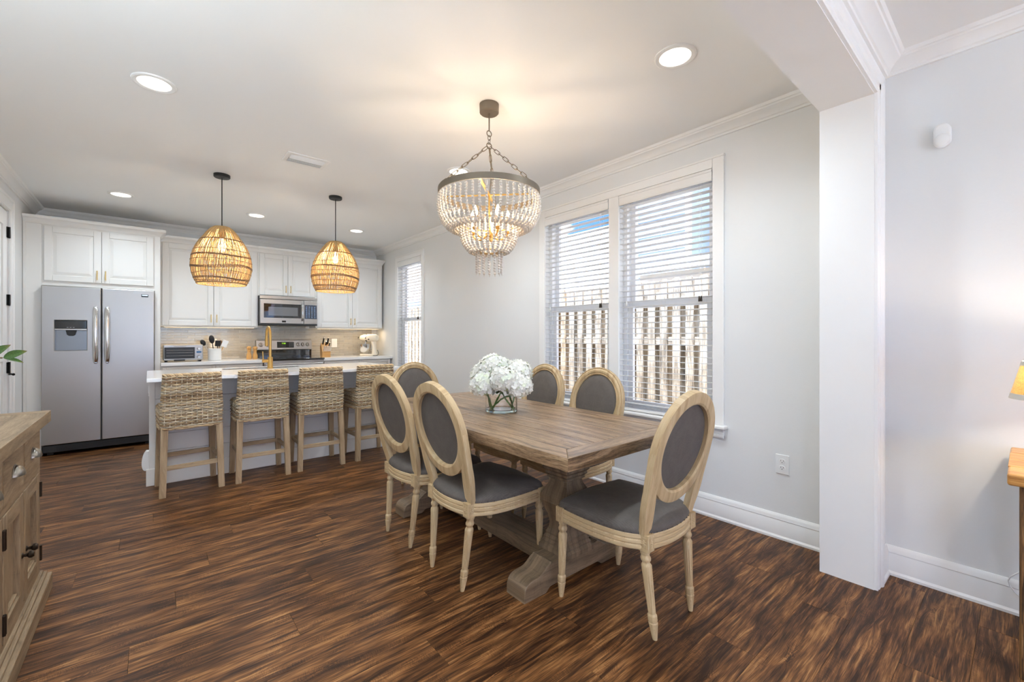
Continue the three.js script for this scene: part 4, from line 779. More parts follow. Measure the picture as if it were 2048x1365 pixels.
// ---------------------------------------------------------------- island
{
  const x0 = 0.006, x1 = 2.0, zf = -4.6, zb = -5.2, isl = thing('kitchen_island', 'white island with horizontal board cladding and a stone top', 'kitchen island', [0, 0, 0]);
  part(isl, 'carcass', plain(x0 + 0.012, x1 - 0.012, 0, 0.868, zb, zf - 0.012), M.cabinet);
  const H = 0.145;
  for (let k = 0; k < 6; k++) {
    const a = 0.125 + k * H - 0.14 * 0, b = min(a + H - 0.003, 0.868); if (a >= b) continue;
    part(isl, 'board', bx(x0 + 0.012, x1 - 0.012, a, b, zf - 0.013, zf, 0.002), M.cabinet);
    part(isl, 'board', bx(x0, x0 + 0.013, a, b, zb, zf, 0.002), M.cabinet);
    part(isl, 'board', bx(x1 - 0.013, x1, a, b, zb, zf, 0.002), M.cabinet);
  }
  for (const [a, b] of [[x0 - 0.003, x0 + 0.035], [x1 - 0.035, x1 + 0.003]]) part(isl, 'corner_trim', bx(a, b, 0.13, 0.868, zf - 0.03, zf + 0.003, 0.002), M.cabinet);
  part(isl, 'baseboard', join([bx(x0 - 0.022, x1 + 0.022, 0, 0.138, zf - 0.01, zf + 0.018, 0.004), bx(x0 - 0.0222, x0, 0, 0.138, zb, zf - 0.012, 0.004), bx(x1, x1 + 0.0222, 0, 0.138, zb, zf - 0.012, 0.004)]), M.cabinet);
  // the top has an opening for the sink
  const sx0 = 0.55, sx1 = 1.25, sz0 = -5.13, sz1 = -4.95;
  part(isl, 'stone_top', join([bx(-0.012, sx0, 0.87, 0.9, -5.256, -4.252, 0.004), bx(sx1, 2.055, 0.87, 0.9, -5.256, -4.252, 0.004), plain(sx0 - 0.004, sx1 + 0.004, 0.87, 0.9, sz1, -4.254), plain(sx0 - 0.004, sx1 + 0.004, 0.87, 0.9, -5.254, sz0)]), M.quartz);
  part(isl, 'sink', join([plain(sx0, sx1, 0.72, 0.724, sz0, sz1), plain(sx0 - 0.004, sx0, 0.72, 0.895, sz0, sz1), plain(sx1, sx1 + 0.004, 0.72, 0.895, sz0, sz1), plain(sx0, sx1, 0.72, 0.895, sz0 - 0.004, sz0), plain(sx0, sx1, 0.72, 0.895, sz1, sz1 + 0.004)]), M.white);
}
{
  const o = outlet('white outlet high on the left end of the island', M4(0.006, 0.76, -4.9, -PI / 2), true);
  const p = thing('plug_in_unit', 'white rounded plug-in unit low on the left end of the island', 'plug', [0.006, 0.2, -4.63], -PI / 2);
  part(p, 'case', extrude((() => { const s = new THREE.Shape(); s.moveTo(0, -0.075); s.lineTo(0.028, -0.075); s.bezierCurveTo(0.06, -0.07, 0.055, 0.05, 0.02, 0.085); s.lineTo(0, 0.085); s.closePath(); return s; })(), 0.06, 0.006).rotateY(-PI / 2).translate(0.03, 0, 0), M.plastic);
}
{
  const f = thing('kitchen_faucet', 'brushed gold gooseneck faucet on the island', 'faucet', [0.93, 0.9, -4.86]);
  part(f, 'base', latheHard([[0, 0], [0.027, 0], [0.027, 0.006], [0.024, 0.01], [0.0235, 0.11], [0.018, 0.114], [0, 0.114]], 28), M.brass);
  const pts = [V(0, 0.11, 0), V(0, 0.25, 0)]; for (let i = 0; i <= 10; i++) { const a = i / 10 * PI; pts.push(V(0, 0.33 + 0.085 * sin(a), -0.085 + 0.085 * cos(a))); } pts.push(V(0, 0.3, -0.17));
  part(f, 'spout', tube(pts, 0.0125, 60, 14), M.brass);
  part(f, 'spray_head', latheHard([[0, 0], [0.013, 0], [0.0155, 0.005], [0.0155, 0.07], [0.0135, 0.085], [0, 0.085]], 20).translate(0, 0.22, -0.17), M.brass);
  part(f, 'lever', join([rod(V(-0.02, 0.075, 0), V(-0.07, 0.075, 0), 0.0155, 14), rod(V(-0.06, 0.07, 0), V(-0.066, 0.17, 0), 0.006, 10, 0.005)]), M.brass);
}

// ---------------------------------------------------------------- woven bar stools
{
  M.wicker = std({ color: 0xffffff, roughness: 0.7, vertexColors: true });
  reseed(44);
  const tones = [[224, 200, 160], [206, 178, 138], [186, 160, 126], [232, 214, 182], [170, 140, 106], [214, 198, 172]].map((c) => new THREE.Color().setRGB(c[0] / 255, c[1] / 255, c[2] / 255, THREE.SRGBColorSpace));
  // one weaver round a rounded rectangle of half sizes a, b: in and out of the stakes
  const loop = (a, b, y, phase, n, amp, r, tint, rise = () => 0, shiftZ = 0) => {
    const pts = [], per = 4 * (a + b), rc = 0.022;
    const at = (s) => { s = ((s % per) + per) % per; const sides = [[2 * a, (t) => [-a + t, b, 0, 1]], [2 * b, (t) => [a, b - t, 1, 0]], [2 * a, (t) => [a - t, -b, 0, -1]], [2 * b, (t) => [-a, -b + t, -1, 0]]]; for (const [L, f] of sides) { if (s <= L) return f(s); s -= L; } return sides[0][1](0); };
    const m = n * 4;
    for (let i = 0; i < m; i++) {
      const [x, z, nx, nz] = at((i + 0.5) / m * per), wob = amp * sin(((i + 0.5) / m * n * PI) + phase * PI);
      let px = clamp(x, -a + rc * 0, a), pz = clamp(z, -b, b);
      const dx = max(0, abs(px) - (a - rc)), dz = max(0, abs(pz) - (b - rc)); if (dx > 0 && dz > 0) { const l = Math.hypot(dx, dz), k = min(1, rc / l); px = Math.sign(px) * (a - rc + dx * k); pz = Math.sign(pz) * (b - rc + dz * k); }
      pts.push(V(px + nx * wob, y + rise(px, pz), pz + nz * wob + shiftZ));
    }
    const g = tube(pts, r, m, 5, true), c = new Float32Array(g.attributes.position.count * 3), P = g.attributes.position, per2 = rnd() * 10;
    for (let i = 0; i < P.count; i++) { const k = 0.86 + 0.22 * n3(P.getX(i) * 9 + per2, y * 9, P.getZ(i) * 9); c[i * 3] = tint.r * k; c[i * 3 + 1] = tint.g * k; c[i * 3 + 2] = tint.b * k; }
    g.setAttribute('color', new THREE.BufferAttribute(c, 3)); return g;
  };
  const tinted = (g, t) => { const c = new Float32Array(g.attributes.position.count * 3); for (let i = 0; i < c.length; i += 3) { c[i] = t.r; c[i + 1] = t.g; c[i + 2] = t.b; } g.setAttribute('color', new THREE.BufferAttribute(c, 3)); return g; };
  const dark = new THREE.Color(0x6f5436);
  const W = 0.2, D = 0.185, SB = 0.515, ST = 0.665, BT = 0.925;   // half width, half depth, seat bottom, seat top, back top
  const build = () => {
    const seat = [], back = [], pitch = 0.0122;
    // seat box (the sitter faces -z; the back stands at +z)
    for (let y = SB, k = 0; y < ST; y += pitch, k++) { const q = (y - SB) / (ST - SB), tap = 0.012 * (1 - q); seat.push(loop(W - 0.004 - tap * 0.3, D + 0.001, y, k % 2, 46, 0.0055, 0.006, tones[fl(rnd() * 6)])); }
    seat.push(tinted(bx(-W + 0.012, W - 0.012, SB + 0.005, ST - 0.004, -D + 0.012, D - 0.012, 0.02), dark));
    for (let i = 0; i < 34; i++) { const z = -D + 0.012 + i * 0.0108; if (z > D - 0.05) break; const pts = []; for (let k = 0; k <= 40; k++) { const x = lerp(-W + 0.01, W - 0.01, k / 40); pts.push(V(x, ST + 0.002 + 0.004 * (1 - (x / W) ** 4) + 0.0026 * sin(k / 40 * 14 * PI + i * PI), z)); } seat.push(tinted(tube(pts, 0.0055, 40, 5), tones[fl(rnd() * 6)].clone().multiplyScalar(rr(0.85, 1.1)))); }
    // back slab, tapering and leaning a little to the rear as it rises
    const bd = 0.026, zc = (y) => D - bd + 0.001 + 0.016 * (y - SB) / (BT - SB);
    for (let y = ST - 0.012, k = 0; y < BT - 0.006; y += pitch, k++) { const q = (y - ST) / (BT - ST); back.push(loop(W - 0.005 - 0.014 * q, bd, y + rr(-0.0012, 0.0012), k % 2, 26, 0.006, 0.006, tones[fl(rnd() * 6)], (x) => 0.003 * n2(x * 6, y * 30), zc(y))); }
    // the weave of the rear face runs down over the seat box
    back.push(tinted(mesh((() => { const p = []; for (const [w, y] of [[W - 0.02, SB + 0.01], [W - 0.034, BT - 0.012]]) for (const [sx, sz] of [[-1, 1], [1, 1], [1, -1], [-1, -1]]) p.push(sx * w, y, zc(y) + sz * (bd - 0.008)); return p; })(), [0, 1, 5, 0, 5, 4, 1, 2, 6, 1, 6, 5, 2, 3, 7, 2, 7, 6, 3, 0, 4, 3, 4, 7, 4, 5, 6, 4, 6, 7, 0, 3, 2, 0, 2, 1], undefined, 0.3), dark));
    // stakes that the weavers cross, pairs of thin rods on the rear face
    for (let i = 0; i < 11; i++) for (const s of [1, -1]) { const at = (y) => { const q = (y - ST) / (BT - ST), a = W - 0.005 - 0.014 * max(0, q), per = 4 * (a + bd); return V(s * (-a + (i + 0.5) * per / 26), y, zc(y) + s * bd); }; back.push(tinted(tube([at(s > 0 ? SB + 0.01 : ST), at((ST + BT) / 2), at(BT - 0.01)], 0.0045, 8, 5), tones[5].clone().multiplyScalar(0.85))); }
    // braided top edge
    for (let s = 0; s < 3; s++) { const pts = []; for (let k = 0; k <= 60; k++) { const x = lerp(-W + 0.016, W - 0.016, k / 60), a = k / 60 * 11 * 2 * PI / 1.5 + s * 2 * PI / 3; pts.push(V(x, BT - 0.004 + 0.0075 * cos(a), zc(BT) + 0.021 * sin(a))); } back.push(tinted(tube(pts, 0.0066, 90, 6), tones[s].clone().multiplyScalar(1.02))); }
    for (let s = 0; s < 2; s++) { const pts = []; for (let k = 0; k < 60; k++) { const a = k / 60 * 2 * PI, e = 6, ca = Math.sign(cos(a)) * abs(cos(a)) ** (2 / e), sa = Math.sign(sin(a)) * abs(sin(a)) ** (2 / e); pts.push(V(ca * (W + 0.001), SB - 0.004 + 0.006 * sin(k * 1.3 + s * PI), sa * (D + 0.002))); } seat.push(tinted(tube(pts, 0.006, 120, 5, true), tones[s + 1])); }
    return { seat: join(seat), back: join(back) };
  };
  const g = build();
  const st = thing('bar_stool', 'first woven wicker bar stool from the left, at the island end by the fridge', 'bar stool', [0.256, 0, -4.39], 0.06, 'wicker bar stools along the island');
  part(st, 'seat', g.seat, M.wicker); part(st, 'backrest', g.back, M.wicker);
  const leg = (sx, sz) => { // square leg, splayed a little
    const t = 0.021, x0 = sx * (W - 0.026), z0 = sz * (D - 0.024), x1 = sx * (W - 0.012), z1 = sz * (D - 0.0), p = [], y = [0, SB + 0.01];
    for (const [x, z, yy] of [[x1, z1, y[0]], [x0, z0, y[1]]]) for (const [a, b] of [[-1, -1], [1, -1], [1, 1], [-1, 1]]) p.push(x + a * t * (yy ? 1.08 : 0.95), yy, z + b * t * (yy ? 1.08 : 0.95));
    return wood(mesh(p, [0, 1, 5, 0, 5, 4, 1, 2, 6, 1, 6, 5, 2, 3, 7, 2, 7, 6, 3, 0, 4, 3, 4, 7, 4, 5, 6, 4, 6, 7, 0, 2, 1, 0, 3, 2].map((v) => v), undefined, 0.3), 'y');
  };
  const flip = (q) => { for (let i = 0, ix = q.index.array; i < ix.length; i += 3) { const t = ix[i]; ix[i] = ix[i + 1]; ix[i + 1] = t; } q.computeVertexNormals(); return creased(q, 0.3); };
  for (const sx of [-1, 1]) for (const sz of [-1, 1]) part(st, 'leg', flip(leg(sx, sz)), M.stoolWood);
  const hx = W - 0.021, hz = D - 0.014;
  for (const [a, b, c, d, y, ax] of [[-hx, hx, -hz - 0.008, -hz + 0.01, 0.225, 'x'], [-hx, hx, hz - 0.012, hz + 0.008, 0.195, 'x'], [-hx - 0.009, -hx + 0.009, -hz, hz, 0.225, 'z'], [hx - 0.009, hx + 0.009, -hz, hz, 0.225, 'z']]) part(st, 'stretcher', wood(bx(a, b, y, y + 0.034, c, d, 0.003), ax), M.stoolWood);
  copyOf(st, 'second woven wicker bar stool from the left, in front of the gold faucet', [0.758, 0, -4.39], 0.0);
  copyOf(st, 'third woven wicker bar stool from the left, in front of the range', [1.24, 0, -4.4], -0.03);
  copyOf(st, 'fourth woven wicker bar stool, rightmost, partly behind a dining chair', [1.752, 0, -4.4], 0.02);
}
// ---------------------------------------------------------------- dining table
{
  const x0 = 1.205, x1 = 2.1, z0 = -2.98, z1 = -1.106, y1 = 0.76, y0 = 0.707, t = thing('dining_table', 'long weathered oak trestle dining table with plank top', 'dining table', [0, 0, 0]);
  reseed(61);
  const b = 0.1, ys = y1;
  // mitred border boards
  const border = (pts, ax) => { const s = poly(pts.map(([x, z]) => [x, -z])); return wood(extrude(s, y1 - y0, 0.003).rotateX(-PI / 2).translate(0, y0, 0), ax); };
  part(t, 'border_board', border([[x0, z1], [x1, z1], [x1 - b, z1 - b], [x0 + b, z1 - b]], 'x'), M.tableTop);
  part(t, 'border_board', border([[x0, z0], [x0 + b, z0 + b], [x1 - b, z0 + b], [x1, z0]], 'x'), M.tableTop);
  part(t, 'border_board', border([[x0, z1], [x0 + b, z1 - b], [x0 + b, z0 + b], [x0, z0]], 'z'), M.tableTop);
  part(t, 'border_board', border([[x1, z1], [x1, z0], [x1 - b, z0 + b], [x1 - b, z1 - b]], 'z'), M.tableTop);
  const n = 8, w = (x1 - x0 - 2 * b) / n;
  for (let k = 0; k < n; k++) {
    const cut = k % 2 ? rr(0.3, 0.45) : rr(0.55, 0.7), zs = [z0 + b, lerp(z0 + b, z1 - b, cut), z1 - b];
    for (let j = 0; j < 2; j++) part(t, 'plank', wood(bx(x0 + b + k * w + 0.0006, x0 + b + (k + 1) * w - 0.0006, y0 + 0.012, ys - rr(0, 0.0012), zs[j] + 0.0006, zs[j + 1] - 0.0006, 0.0022), 'z'), M.tableTop);
  }
  const cx = 1.6525;
  part(t, 'under_frame', join([wood(bx(cx - 0.28, cx + 0.28, y0 - 0.028, y0 + 0.012, -1.6, -1.46), 'x'), wood(bx(cx - 0.28, cx + 0.28, y0 - 0.028, y0 + 0.012, -2.815, -2.675), 'x'), wood(bx(cx - 0.05, cx + 0.05, y0 - 0.028, y0 + 0.012, -2.68, -1.6), 'z')]), M.pedestal);
  // sled feet: an S curve at each end
  const foot = () => {
    const L = 0.345, s = new THREE.Shape();
    s.moveTo(-L, 0); s.lineTo(-L, 0.03); s.bezierCurveTo(-L, 0.075, -L + 0.03, 0.09, -L + 0.07, 0.09); s.bezierCurveTo(-L + 0.125, 0.09, -L + 0.135, 0.124, -L + 0.165, 0.13); s.lineTo(-L + 0.172, 0.137); s.lineTo(-L + 0.19, 0.13);
    s.lineTo(L - 0.19, 0.13); s.lineTo(L - 0.172, 0.137); s.lineTo(L - 0.165, 0.13); s.bezierCurveTo(L - 0.135, 0.124, L - 0.125, 0.09, L - 0.07, 0.09); s.bezierCurveTo(L - 0.03, 0.09, L, 0.075, L, 0.03); s.lineTo(L, 0);
    s.lineTo(L - 0.13, 0); s.bezierCurveTo(L - 0.15, 0.0, L - 0.15, 0.022, L - 0.18, 0.022); s.lineTo(-L + 0.18, 0.022); s.bezierCurveTo(-L + 0.15, 0.022, -L + 0.15, 0, -L + 0.13, 0); s.closePath();
    return extrude(s, 0.13, 0.003, 16).translate(0, 0, -0.065);
  };
  const column = () => {
    // square turned column: half width at each height
    const pr = [[0.1, 0.128], [0.1, 0.15], [0.089, 0.162], [0.091, 0.17], [0.081, 0.182], [0.083, 0.19], [0.073, 0.203], [0.075, 0.212], [0.063, 0.235], [0.06, 0.262], [0.066, 0.3], [0.082, 0.34], [0.094, 0.375], [0.092, 0.405], [0.074, 0.445], [0.06, 0.47], [0.057, 0.488], [0.069, 0.496], [0.067, 0.507], [0.077, 0.517], [0.075, 0.528], [0.086, 0.54], [0.086, 0.55], [0.096, 0.562], [0.096, 0.6], [0.102, 0.61], [0.102, 0.68]];
    const g = new THREE.LatheGeometry(pr.map(([r, y]) => new THREE.Vector2(r * Math.SQRT2, y)), 4).rotateY(PI / 4);
    return creased(g, 0.35);
  };
  for (const z of [-1.53, -2.745]) { part(t, 'foot', wood(foot(), 'x').translate(cx, 0, z), M.pedestal); part(t, 'column', wood(column(), 'y').translate(cx, 0, z), M.pedestal); }
  part(t, 'stretcher', wood(join([bx(cx - 0.085, cx + 0.085, 0.04, 0.118, -2.69, -1.59, 0.004)]), 'z'), M.pedestal);
}

// ---------------------------------------------------------------- oval back chairs
const chairParts = (() => {
  reseed(71);
  // local frame: rear feet at z = 0, the sitter looks along +z
  const seatPts = (k = 1, off = 0) => { // outline of the seat frame, anticlockwise from above
    const ctrl = [[-0.178, 0.02], [-0.226, 0.09], [-0.248, 0.2], [-0.25, 0.32], [-0.24, 0.43], [-0.232, 0.452], [-0.2, 0.458], [0, 0.478], [0.2, 0.458], [0.232, 0.452], [0.24, 0.43], [0.25, 0.32], [0.248, 0.2], [0.226, 0.09], [0.178, 0.02], [0.1, -0.008], [0, -0.018], [-0.1, -0.008]];
    const c = new THREE.CatmullRomCurve3(ctrl.map(([x, z]) => V(x, 0, z)), true, 'centripetal'), pts = c.getPoints(108).slice(0, -1);
    return pts.map((p, i) => { const a = pts[(i + 1) % pts.length], b = pts[(i + pts.length - 1) % pts.length], t = a.clone().sub(b).normalize(), nrm = V(-t.z, 0, t.x); return V(p.x - nrm.x * off, 0, p.z - nrm.z * off); });
  };
  const sweepLoop = (pts, prof) => { // prof [out, y] loop carried round a closed outline
    const n = pts.length, m = prof.length, p = [], ix = [];
    for (let i = 0; i < n; i++) { const a = pts[(i + 1) % n], b = pts[(i + n - 1) % n], t = a.clone().sub(b).normalize(), o = V(t.z, 0, -t.x), cz = 0; const s = (pts[i].x * o.x + (pts[i].z - 0.22) * o.z) > 0 ? 1 : -1; for (const [q, y] of prof) p.push(pts[i].x + o.x * q * s, y, pts[i].z + o.z * q * s); }
    for (let i = 0; i < n; i++) for (let j = 0; j < m; j++) { const a = i * m + j, b = i * m + (j + 1) % m, c = ((i + 1) % n) * m + j, d = ((i + 1) % n) * m + (j + 1) % m; ix.push(a, b, c, b, d, c); }
    return mesh(p, ix, undefined, 0.5);
  };
  const fixWind = (g, c) => { // faces outward from a closed ring of tube-like section: test one triangle against a nearby inner point
    return g; };
  const rail = wood(sweepLoop(seatPts(), [[-0.028, 0.362], [-0.004, 0.362], [0, 0.366], [0.001, 0.378], [-0.003, 0.383], [0.001, 0.388], [0.001, 0.398], [-0.003, 0.403], [0, 0.408], [-0.002, 0.42], [-0.008, 0.425], [-0.028, 0.425]]), 'x');
  // cushion: a domed top over the outline
  const cushion = (() => {
    const o = seatPts(1, 0), n = o.length, rings = [[0.99, 0.418], [1.0, 0.432], [0.985, 0.446], [0.93, 0.46], [0.8, 0.472], [0.6, 0.481], [0.35, 0.486], [0.12, 0.488]], p = [], ix = [], uv = [];
    for (const [k, y] of rings) for (const q of o) { const x = q.x * k * 0.985, z = 0.225 + (q.z - 0.225) * k * 0.985; p.push(x, y, z); uv.push(x, z + (y - 0.42)); }
    for (let r = 0; r + 1 < rings.length; r++) for (let i = 0; i < n; i++) { const a = r * n + i, b = r * n + (i + 1) % n, c = a + n, d = b + n; ix.push(a, c, b, b, c, d); }
    const top = p.length / 3; p.push(0, 0.4882, 0.225); uv.push(0, 0.29); const l = (rings.length - 1) * n; for (let i = 0; i < n; i++) ix.push(l + i, top, l + (i + 1) % n);
    const g = mesh(p, ix, uv); return g;
  })();
  const under = (() => { const o = seatPts(1, 0); const s = poly(o.map((q) => [q.x * 0.97, -(0.225 + (q.z - 0.225) * 0.97)])); return extrude(s, 0.01, 0).rotateX(-PI / 2).translate(0, 0.405, 0); })();
  // fluted turned leg from y = 0 to 0.36
  const leg = () => {
    const pr = [[0.0, 0.0], [0.0095, 0.0], [0.0105, 0.006], [0.0175, 0.06], [0.0185, 0.068], [0.0165, 0.072], [0.0185, 0.078], [0.0188, 0.098], [0.0165, 0.102], [0.0145, 0.106], [0.0152, 0.112], [0.0205, 0.28], [0.021, 0.296], [0.0185, 0.301], [0.0155, 0.306], [0.0155, 0.311], [0.02, 0.318], [0.021, 0.326], [0.018, 0.333], [0.0165, 0.34], [0.0195, 0.346], [0.0195, 0.364]];
    const N = 40, p = [], ix = [];
    const fine = []; for (let i = 0; i + 1 < pr.length; i++) { fine.push(pr[i]); if (pr[i + 1][1] - pr[i][1] > 0.1) for (let k = 1; k < 6; k++) fine.push([lerp(pr[i][0], pr[i + 1][0], k / 6), lerp(pr[i][1], pr[i + 1][1], k / 6)]); } fine.push(pr.at(-1));
    for (const [r, y] of fine) for (let j = 0; j < N; j++) { const a = j / N * 2 * PI, flute = y > 0.118 && y < 0.278 ? 0.0022 * max(0, cos(a * 10)) ** 0.7 * min(1, (y - 0.118) / 0.012, (0.278 - y) / 0.012) : 0; p.push((r - flute) * cos(a), y, (r - flute) * sin(a)); }
    for (let i = 0; i + 1 < fine.length; i++) for (let j = 0; j < N; j++) { const a = i * N + j, b = i * N + (j + 1) % N, c = a + N, d = b + N; ix.push(a, c, b, b, c, d); }
    return mesh(p, ix, undefined, 0.55);
  };
  const L = leg();
  const legAt = (x0, z0, x1, z1) => { const g = L.clone(), P = g.attributes.position; for (let i = 0; i < P.count; i++) { const t = P.getY(i) / 0.364; P.setX(i, P.getX(i) + lerp(x0, x1, t)); P.setZ(i, P.getZ(i) + lerp(z0, z1, t)); } return wood(g, 'y'); };
  const block = (x, z, ry) => wood(join([bx(-0.022, 0.022, 0.358, 0.427, -0.022, 0.022, 0.002), ...[0, 1, 2, 3].map((k) => { const q = join([bx(-0.016, 0.016, 0.369, 0.371, 0.0215, 0.0235, 0.0006), bx(-0.016, 0.016, 0.414, 0.416, 0.0215, 0.0235, 0.0006), bx(-0.016, -0.014, 0.369, 0.416, 0.0215, 0.0235, 0.0006), bx(0.014, 0.016, 0.369, 0.416, 0.0215, 0.0235, 0.0006), ball(0.0045, 0, 0.3925, 0.022, 8, 6), ...[0, 1, 2, 3, 4, 5].map((i) => norm(new THREE.SphereGeometry(0.004, 8, 6)).scale(1, 1.5, 0.6).translate(0, 0.0085, 0).rotateZ(i / 6 * 2 * PI).translate(0, 0.3925, 0.0218))]); return q.rotateY(k * PI / 2); })]).rotateY(ry).translate(x, 0, z), 'y');
  // the back lies in a plane that leans to the rear: local (x, v, d) with v along the slope, d towards the sitter
  const lean = Math.atan(0.221), Bm = new THREE.Matrix4().makeRotationX(-lean).setPosition(0, 0.42, 0.036);
  const cv = 0.35, A = 0.229, B = 0.24; // centre of the oval along the slope, outer half axes
  const ring = (() => {
    const prof = [[0, -0.018], [-0.012, -0.021], [-0.044, -0.021], [-0.053, -0.016], [-0.053, 0.004], [-0.05, 0.012], [-0.044, 0.016], [-0.039, 0.012], [-0.032, 0.019], [-0.02, 0.021], [-0.012, 0.016], [-0.008, 0.012], [-0.003, 0.015], [0.002, 0.01]];
    const n = 84, m = prof.length, p = [], ix = [];
    for (let i = 0; i < n; i++) { const a = i / n * 2 * PI, c = cos(a), s = sin(a), nx = c / A, ny = s / B, l = Math.hypot(nx, ny); for (const [o, d] of prof) p.push(A * c + nx / l * o, cv + B * s + ny / l * o, d); }
    for (let i = 0; i < n; i++) for (let j = 0; j < m; j++) { const a = i * m + j, b = i * m + (j + 1) % m, c = ((i + 1) % n) * m + j, d = ((i + 1) % n) * m + (j + 1) % m; ix.push(a, c, b, b, c, d); }
    return place(wood(mesh(p, ix, undefined, 0.5), 'y'), Bm);
  })();
  const stile = (s) => { // from the rear block up into the side of the oval
    const sh = new THREE.Shape(); sh.moveTo(0.146, 0.004); sh.lineTo(0.192, 0.004); sh.lineTo(0.194, 0.02); sh.bezierCurveTo(0.2, 0.06, 0.224, 0.1, 0.222, 0.19); sh.bezierCurveTo(0.226, 0.24, 0.2325, 0.28, 0.2305, 0.36); sh.lineTo(0.19, 0.36); sh.bezierCurveTo(0.18, 0.26, 0.166, 0.2, 0.158, 0.15); sh.bezierCurveTo(0.15, 0.1, 0.146, 0.06, 0.146, 0.004);
    let g = extrude(sh, 0.03, 0.003, 10).translate(0, 0, -0.0183);
    if (s < 0) { g = g.clone().scale(-1, 1, 1); for (let i = 0, ix = g.index.array; i < ix.length; i += 3) { const t = ix[i]; ix[i] = ix[i + 1]; ix[i + 1] = t; } }
    const P = g.attributes.position; for (let i = 0; i < P.count; i++) { const v = P.getY(i); if (v < 0) P.setZ(i, P.getZ(i) + v * 0.0); }
    return place(wood(g, 'y'), Bm);
  };
  const dome = (a, b, h, z, n = 40, m = 8) => { const p = [], ix = [], uv = []; for (let r = 0; r <= m; r++) { const k = 1 - r / m, y = h * sqrt(1 - k ** 4); for (let i = 0; i < n; i++) { const t = i / n * 2 * PI; p.push(a * k * cos(t), cv + b * k * sin(t), z + y); uv.push(a * k * cos(t), b * k * sin(t)); } } for (let r = 0; r < m; r++) for (let i = 0; i < n; i++) { const q = r * n + i, w = r * n + (i + 1) % n; ix.push(q, w, q + n, w, w + n, q + n); } return mesh(p, ix, uv); };
  const backCushion = place(dome(A - 0.05, B - 0.05, 0.02, 0.004), Bm);
  const backPanel = place(dome(A - 0.05, B - 0.05, -0.002, 0.001), Bm); { const ix = backPanel.index.array; for (let i = 0; i < ix.length; i += 3) { const t = ix[i]; ix[i] = ix[i + 1]; ix[i + 1] = t; } backPanel.computeVertexNormals(); }
  const nails = []; for (const q of seatPts(1, 0).filter((_, i) => i % 2 === 0)) nails.push(norm(new THREE.SphereGeometry(0.0022, 6, 4)).translate(q.x * 0.992, 0.427, 0.225 + (q.z - 0.225) * 0.992));
  return { rail, cushion, under, legs: [legAt(-0.143, 0, -0.168, 0.032), legAt(0.143, 0, 0.168, 0.032), legAt(-0.22, 0.443, -0.222, 0.43), legAt(0.22, 0.443, 0.222, 0.43)], blocks: [block(-0.169, 0.022, 0.0), block(0.169, 0.022, 0.0), block(-0.224, 0.432, 0), block(0.224, 0.432, 0)], ring, stiles: [stile(1), stile(-1)], backCushion, backPanel, nails: join(nails) };
})();
function orient(g) { return g; }
{
  const c = chairParts;
  const flipIf = (g) => { // make a closed surface face outward (signed volume)
    const P = g.attributes.position, ix = g.index.array; let v = 0; const a = V(0, 0, 0), b = V(0, 0, 0), d = V(0, 0, 0);
    for (let i = 0; i < ix.length; i += 3) { a.fromBufferAttribute(P, ix[i]); b.fromBufferAttribute(P, ix[i + 1]); d.fromBufferAttribute(P, ix[i + 2]); v += a.dot(b.cross(d)); }
    if (v < 0) { for (let i = 0; i < ix.length; i += 3) { const t = ix[i]; ix[i] = ix[i + 1]; ix[i + 1] = t; } g.computeVertexNormals(); const q = creased(g, 0.5); return q; } return g;
  };
  const G = 'grey oval back dining chairs around the table';
  const ch = thing('dining_chair', 'oval back dining chair at the long near side of the table, closest to the camera', 'dining chair', [1.15, 0, -1.88], PI / 2, G);
  part(ch, 'seat_rail', flipIf(c.rail), M.chairWood);
  part(ch, 'seat_cushion', c.cushion, M.linen); part(ch, 'seat_board', c.under, M.black);
  c.legs.forEach((g) => part(ch, 'leg', flipIf(g), M.chairWood));
  c.blocks.forEach((g) => part(ch, 'corner_block', g, M.chairWood));
  part(ch, 'back_frame', flipIf(c.ring), M.chairWood);
  c.stiles.forEach((g) => part(ch, 'stile', flipIf(g), M.chairWood));
  part(ch, 'back_cushion', c.backCushion, M.linen); part(ch, 'back_panel', c.backPanel, M.linen);
  part(ch, 'nail_trim', c.nails, M.bronze, { kind: 'stuff' });
  copyOf(ch, 'oval back dining chair on the near long side, the one closer to the bar stools', [1.152, 0, -2.43], PI / 2 + 0.03, G);
  copyOf(ch, 'oval back dining chair standing alone at the near end of the table', [1.7025, 0, -0.96], PI, G);
  copyOf(ch, 'oval back dining chair at the far end of the table, facing the camera', [1.75, 0, -3.32], 0.02, G);
  copyOf(ch, 'oval back dining chair on the window side, nearer the camera', [2.372, 0, -1.95], -PI / 2, G);
  copyOf(ch, 'oval back dining chair on the window side, partly hidden by the hydrangeas', [2.365, 0, -2.485], -PI / 2 - 0.02, G);
}

